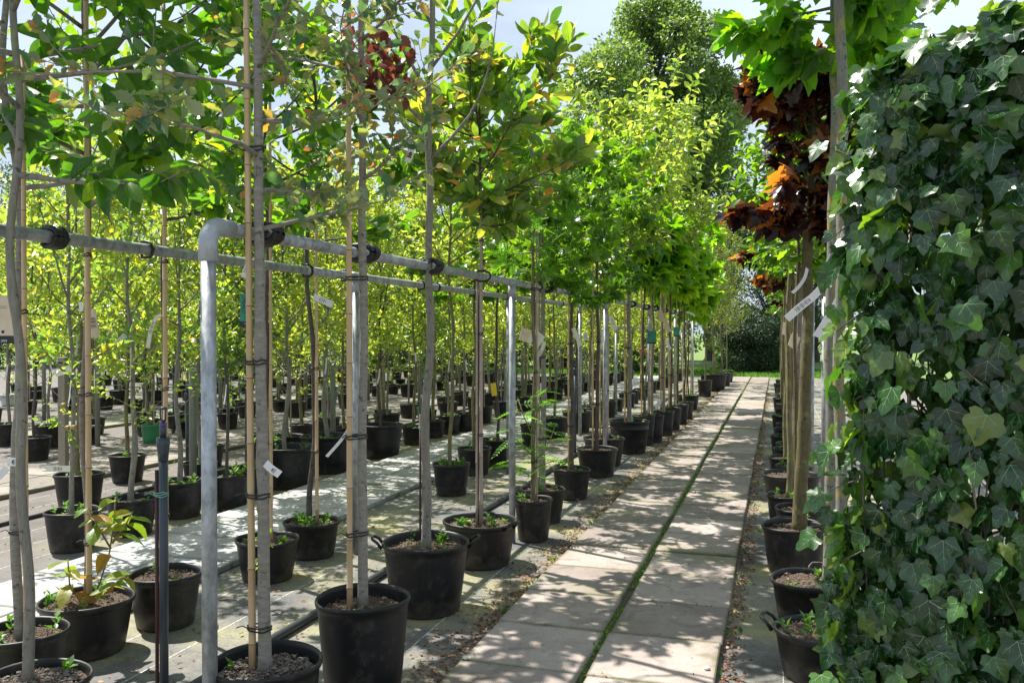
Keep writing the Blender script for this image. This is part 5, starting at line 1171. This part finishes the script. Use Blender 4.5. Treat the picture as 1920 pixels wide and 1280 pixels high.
def card(label, c, w, h, mat, yaw=0.0, band=None, text=None, lines=None, logo=False, curl=0.0, strip_to=None, tilt=0.0, cat='plant card'):
    root = thing('plant_card', label, cat, c); root.rotation_euler = (0, tilt, YAW + yaw)
    n = 8; v = []; f = []
    for i in range(n + 1):
        x = -w / 2 + w * i / n; y = curl * (1 - (2 * x / w) ** 2)
        v += [(x, y - .0006, -h / 2), (x, y - .0006, h / 2), (x, y + .0006, h / 2), (x, y + .0006, -h / 2)]
    for i in range(n):
        a = 4 * i; b = a + 4
        for k in range(4): f.append((a + k, b + k, b + (k + 1) % 4, a + (k + 1) % 4))
    f += [(0, 1, 2, 3), (4 * n + 3, 4 * n + 2, 4 * n + 1, 4 * n)]
    link('sheet', MB().add(v, f).mesh('sheet', M[mat], False), root)
    def flat(x0, x1, z0, z1, m, nm):
        K = 6; vv = []; ff = []
        for i in range(K + 1):
            x = x0 + (x1 - x0) * i / K; y = curl * (1 - (2 * x / w) ** 2) - .0016; vv += [(x, y, z0), (x, y, z1)]
        for i in range(K): ff.append((2 * i, 2 * i + 2, 2 * i + 3, 2 * i + 1))
        return vv, ff
    if band: vv, ff = flat(-w / 2, w / 2, -h / 2, -h / 2 + band, 'ink', 'band'); link('dark_band', MB().add(vv, ff).mesh('dark_band', M['ink'], False), root)
    if lines:
        mb = MB()
        for (x0, x1, z) in lines: vv, ff = flat(x0, x1, z, z + h * .012, 'ink_grey', 'l'); mb.add(vv, ff)
        link('printed_lines', mb.mesh('printed_lines', M['ink_grey'], False), root)
    if logo:
        mb = MB(); vv = [(logo[0] + math.cos(a) * logo[2], -.0018 + curl * (1 - (2 * logo[0] / w) ** 2), logo[1] + math.sin(a) * logo[2]) for a in [k * math.pi / 8 for k in range(16)]]
        mb.add(vv, [tuple(range(16))]); link('printed_emblem', mb.mesh('printed_emblem', M['ink'], False), root)
    if text:
        for (body, size, x, z, rot, m) in text:
            cu = bpy.data.curves.new('lettering', 'FONT'); cu.body = body; cu.size = size; cu.align_x = 'CENTER'; cu.align_y = 'CENTER'; cu.resolution_u = 2
            tmp = bpy.data.objects.new('lettering', cu); COL.objects.link(tmp); bpy.context.view_layer.update()
            me = bpy.data.meshes.new_from_object(tmp.evaluated_get(bpy.context.evaluated_depsgraph_get())); bpy.data.objects.remove(tmp)
            me.materials.clear(); me.materials.append(M[m])
            o = link('lettering', me, root, (x, -.0022, z)); o.rotation_euler = (R_(90), rot, 0)
    return root
card("narrow green card with vertical lettering and black foot, by the nearest ringed trunk", W(460, 582, 3.42), .040, .132, 'tag_green', band=.022, yaw=.1,
     text=[("MUR.O -", .021, -.004, .012, R_(90), 'ink'), ("Garden", .006, .004, -.053, 0, 'ink_white')])
card("tall beige card with thin arcs and a black foot, behind the crooked walnut trunk", W(10, 599, 3.62), .090, .205, 'tag_beige', band=.034, yaw=-.05, curl=.004,
     text=[(".yes", .020, -.006, -.088, 0, 'ink_white')], lines=[(-.03, .005, .055), (-.03, .005, .048)], logo=(-.012, -.052, .007))
card("square beige card tied against the cane behind the second post", W(985, 628, 6.95), .095, .105, 'tag_beige', yaw=.5, tilt=.25, curl=.01, lines=[(-.03, .03, .02), (-.03, .03, .01), (-.03, .02, 0)])
card("square pale card with a round dark emblem, curled beside the beige one", W(1004, 636, 6.9), .115, .125, 'tag_pale', yaw=-.4, tilt=.62, curl=.012, lines=[(-.03, .03, .04 - .011 * k) for k in range(6)], logo=(-.005, -.04, .013))
card("green and white picture card on a pale cane of the long row", W(1222, 632, 12.3), .125, .185, 'tag_green', yaw=-.1, band=.02, text=[("ILEX", .03, 0, .05, 0, 'ink_white')] if False else None, lines=[(-.04, .04, .0), (-.04, .04, .02)])
card("darker green picture card farther along the long row of canes", W(1268, 622, 14.6), .10, .16, 'tag_green', yaw=.2, band=.02)
card("small yellow card on the thin dark tree behind the second post", W(926, 730, 9.4), .06, .14, 'tag_yellow', yaw=.1, tilt=-.12)
card("sunlit beige card dangling beside the trunks near the ivy", W(1489, 640, 6.2), .09, .11, 'tag_beige', yaw=.5, tilt=.5, curl=.012, band=.006)
card("small brown card dangling deep in the row near the ivy", W(1470, 615, 8.8), .09, .13, 'tag_beige', yaw=.9, tilt=.2, curl=.01)

# walnut shoots in the cane pot, and feathery shoots low on the slim tree
def shoots(parent_xy, label, zs, stems, tpl, matk, ls, seed, cat='young shoot', n=9, droop=.4):
    rng = np.random.default_rng(seed); x, y = parent_xy
    root = thing('leafy_shoot', label, cat, (x, y, zs))
    P = []; D = []; N = []; S = []
    for pts in stems:
        link('stem', MB().tube(pts, [.005, .004, .0035, .002][:len(pts)] if len(pts) <= 4 else .004, 7).mesh('stem', BARK['olive']), root)
        for i in range(n):
            t = .25 + .75 * (i + .5) / n; m = len(pts) - 1; k = min(m - 1, int(t * m)); a = t * m - k
            p = np.array(pts[k]) * (1 - a) + np.array(pts[k + 1]) * a; an = i * 2.4 + rng.random()
            P.append(p); D.append([math.cos(an), math.sin(an), rng.uniform(-.1, .7) - droop]); N.append([0, 0, 1] + rng.normal(0, .3, 3)); S.append(ls * rng.uniform(.6, 1.25))
    place_leaves(root, x, y, zs, tpl, matk, 'vein_mid', np.array(P), np.array(D, float), np.array(N, float), np.array(S), rng, 300)
bx, by = G(160, 1222)
shoots((bx, by), "yellow and bronze walnut shoots sprouting from the pot of the blue grey walnut", .24,
       [[(.03, 0, 0), (.10, -.02, .12), (.17, -.03, .28), (.20, -.03, .44), (.21, -.03, .56)], [(.05, 0, .05), (.16, -.06, .12), (.28, -.09, .16), (.38, -.1, .22)], [(0, -.03, 0), (-.03, -.08, .12), (-.02, -.1, .25)], [(.18, -.03, .3), (.1, -.04, .42), (.04, -.04, .50)], [(.19, -.03, .33), (.28, -.05, .42), (.33, -.05, .50)]], 'walnut', 'weed_red', .115, 7, n=8)
dx_, dy_ = G(470, 1140)
shoots((-2.92, 4.35), "young yellow leaved shoots beside the lighter pot", .0, [[(0, 0, 0), (.01, 0, .3), (0, .01, .62)], [(0, 0, .3), (.05, 0, .45), (.06, 0, .55)]], 'walnut', 'weed_red', .07, 8, n=8)
gx, gy = G(1000, 1012)
shoots((gx, gy), "feathery light green side shoots low on the slim trunk", .6, [[(0, 0, 0), (.08, -.05, .08), (.16, -.08, .2), (.2, -.1, .3)], [(0, 0, .05), (-.09, -.05, .15), (-.2, -.06, .26)], [(0, 0, .2), (-.06, -.04, .35), (-.12, -.02, .5)], [(0, 0, -.05), (.1, -.04, 0), (.18, -.05, .03)], [(0, 0, .3), (.06, -.03, .45), (.12, 0, .6)], [(0, 0, -.12), (-.1, -.04, -.05), (-.2, -.05, .02)]], 'robinia', 'robinia', .20, 9, n=7, droop=.35)
# apples on the nearest small fruit tree
ax_, ay_ = G(133, 1030)
for k, (u, v) in enumerate([(126, 802), (138, 801), (118, 760), (132, 828)]):
    r = .021; mb = MB().lathe([(.001, -r * .8), (r * .6, -r * .8), (r, -r * .1), (r * .9, r * .6), (r * .35, r * .85), (.001, r * .6)], 12)
    link('apple', mb.mesh('apple', M['apple']), loc=W(u, v, 6.3), label=['lower apple of the pair on the little apple tree, trunk side', 'apple of the low pair nearer the pale cane', 'topmost red apple on the little apple tree', 'lowest greenish apple on the little apple tree'][k], cat='apple', group='apples on the little apple tree')

# ================================================================== BACKDROP
def big_crown(rng, H, Rc, zb, n, ls, lumps=40, squash=1.0, shape='oval'):
    C = []; 
    for _ in range(lumps):
        t = rng.uniform(0, 1); z = zb + (H - zb) * t
        prof = math.sqrt(max(.05, 1 - (2 * t - 1) ** 2)) if shape == 'oval' else (max(.15, 1 - t * .8) if shape == 'cone' else max(.4, 1 - (2 * t - 1) ** 4))
        a = rng.uniform(0, 6.28); r = Rc * prof * rng.uniform(.15, .85); C.append((r * math.cos(a), r * math.sin(a), z, Rc * (rng.uniform(.18, .34) if shape != 'full' else rng.uniform(.12, .24))))
    C = np.array(C); w = C[:, 3] ** 2; w /= w.sum(); idx = rng.choice(len(C), n, p=w)
    v = rng.normal(0, 1, (n, 3)); v /= np.linalg.norm(v, axis=1)[:, None]; rr = C[idx, 3] * rng.uniform(.55, 1.15, n)
    P = C[idx, :3] + v * rr[:, None] * [1, 1, .75]; P[:, 2] = np.maximum(P[:, 2], .05)
    D = v + rng.normal(0, .7, (n, 3)) + [0, 0, -.3]; N = v * .7 + rng.normal(0, .5, (n, 3)) + [0, 0, .7]
    return C, P, D, N, ls * rng.uniform(.6, 1.3, n)
def bigtree(label, x, y, H, Rc, zb, n, ls, matk, seed, r0=.25, name='tree', lumps=40, cat='tree', mesh=None, group=None, shape='oval', bark='dark'):
    rng = np.random.default_rng(seed); root = thing(name, label, cat, (x, y, 0), group=group)
    C, P, D, N, S = big_crown(rng, H, Rc, zb, n, ls, lumps, shape=shape)
    mb = MB(); at = trunk_curve(rng, H, .08)
    link('trunk', trunk_mesh('trunk', rng, at, -.05, H * .85, r0, r0 * .2, BARK[bark], n=10, knots=3), root)
    for k, c in enumerate(C[:26]):
        s = np.array(at(max(.3, c[2] - Rc * .45))); e = c[:3]; m = (s + e) / 2 + rng.normal(0, .15, 3)
        mb.tube([tuple(s), tuple(m), tuple(e)], [r0 * .28, r0 * .17, r0 * .05], 6)
    link('limbs', mb.mesh('limbs', BARK[bark]), root, kind='stuff')
    link('crown', leaf_batch('crown', 'small', [LEAF[matk]], P, D, N, S, rng), root, kind='stuff')
    return root
def Wg(u, d): p = FWD * d + RIGHT * ((u - 960.0) * d / FPX); return float(p[0]), float(p[1])
x, y = Wg(1235, 45); bigtree("great rounded green tree towering behind the nursery", x, y, 18.6, 6.0, 6.0, 62000, .25, 'far', 501, .35, lumps=120, shape='full')
x, y = Wg(1330, 48); bigtree("lower shoulder of the tall tree group next to the great rounded tree", x, y, 15.5, 3.0, 2, 26000, .24, 'far', 502, .28, lumps=45)
x, y = Wg(1085, 52); bigtree("paler tree beside the great rounded tree, half as wide", x, y, 13.6, 2.6, 2, 16000, .23, 'far', 503, .22, lumps=30)
x, y = Wg(1440, 42); bigtree("dark leafy tree closing the end of the slab path", x, y, 6.6, 3.6, 1.2, 20000, .12, 'far2', 504, .2)
x, y = Wg(1530, 46); bigtree("dark leafy tree behind the maples' row end", x, y, 8.0, 3.8, 1.0, 18000, .13, 'far2', 505, .2)
x, y = Wg(1700, 36); bigtree("feathery pale tree top showing over the ivy", x, y, 14.2, 2.6, 6, 5000, .16, 'far', 506, .2, lumps=24)
x, y = Wg(1850, 30); bigtree("second feathery tree top over the ivy", x, y, 12.0, 2.2, 5, 3500, .15, 'far', 507, .2, lumps=20)
x, y = Wg(70, 42); bigtree("bluish green tree behind the walnut trunks", x, y, 9.8, 3.2, 1.5, 15000, .14, 'far2', 508, .2)
x, y = Wg(785, 55); bigtree("far round tree showing between bare grey branches", x, y, 15.0, 2.6, 3, 9000, .18, 'far2', 509, .25)
pl = ['behind the first walnut', 'behind the apple tree', 'behind the sprinkler pipe', 'behind the corner post', 'behind the nearest ringed trunk', 'behind the tall black tub tree', 'behind the tub with side handles', 'behind the second steel post', 'behind the sweetgum', 'behind the largest ribbed tub']
for k, u in enumerate([-60, 160, 300, 430, 560, 690, 820, 960, 1080, 1190]):
    x, y = Wg(u, 38 + 3 * math.sin(k * 1.9)); bigtree(['wide dark', 'bushy mid green'][k % 2] + ' distant tree, in line ' + pl[k], x, y, 4.8 + 1.0 * math.sin(k * 2.3), 3.4, .2, 14000, .17, 'far2' if k % 2 == 0 else 'far', 520 + k, .16, group=("dark trees" if k % 2 == 0 else "mid green trees") + " far behind the fruit trees", lumps=44)
# shrubs at the end of the slab path
x, y = Wg(1412, 34.5); bigtree("dense dark green shrub at the far end of the slab path", x, y, 2.2, 1.7, .05, 30000, .075, 'shrub', 540, .06, 'shrub', 34, 'shrub')
x, y = Wg(1455, 36); bigtree("second dark shrub merging with the one at the path end", x, y, 2.0, 1.5, .05, 20000, .075, 'shrub', 541, .06, 'shrub', 28, 'shrub')
x, y = Wg(1365, 37); bigtree("low reddish green shrub beside the dark one", x, y, 1.9, 1.2, .1, 9000, .07, 'far', 542, .06, 'shrub', 22, 'shrub')
_c = ['nearest the canes', 'next to the one by the canes', 'second nearest the maples', 'nearest the maples']
for k, u in enumerate([1398, 1414, 1430, 1446]):
    x, y = Wg(u, 39.5); bigtree("slim golden conifer behind the dark shrubs, " + _c[k], x, y, 2.75, .42, .1, 3000, .07, 'gold', 550 + k, .04, 'conifer', 14, 'conifer', group='golden conifers behind the dark shrubs', shape='cone')
# lawn blades near the end of the slabs
rg = np.random.default_rng(66); n = 16000
P = np.stack([rg.uniform(-14, 3, n), 31.2 + 7 * rg.random(n), np.zeros(n)], 1); D = rg.normal(0, .35, (n, 3)) + [0, 0, 1]; N = rg.normal(0, 1, (n, 3))
link('lawn_grass', leaf_batch('lawn_grass', 'small', [M['weed']], P, D, N, rg.uniform(.05, .1, n), rg), kind='stuff')

bpy.context.view_layer.update()
print("objects", len(bpy.data.objects))
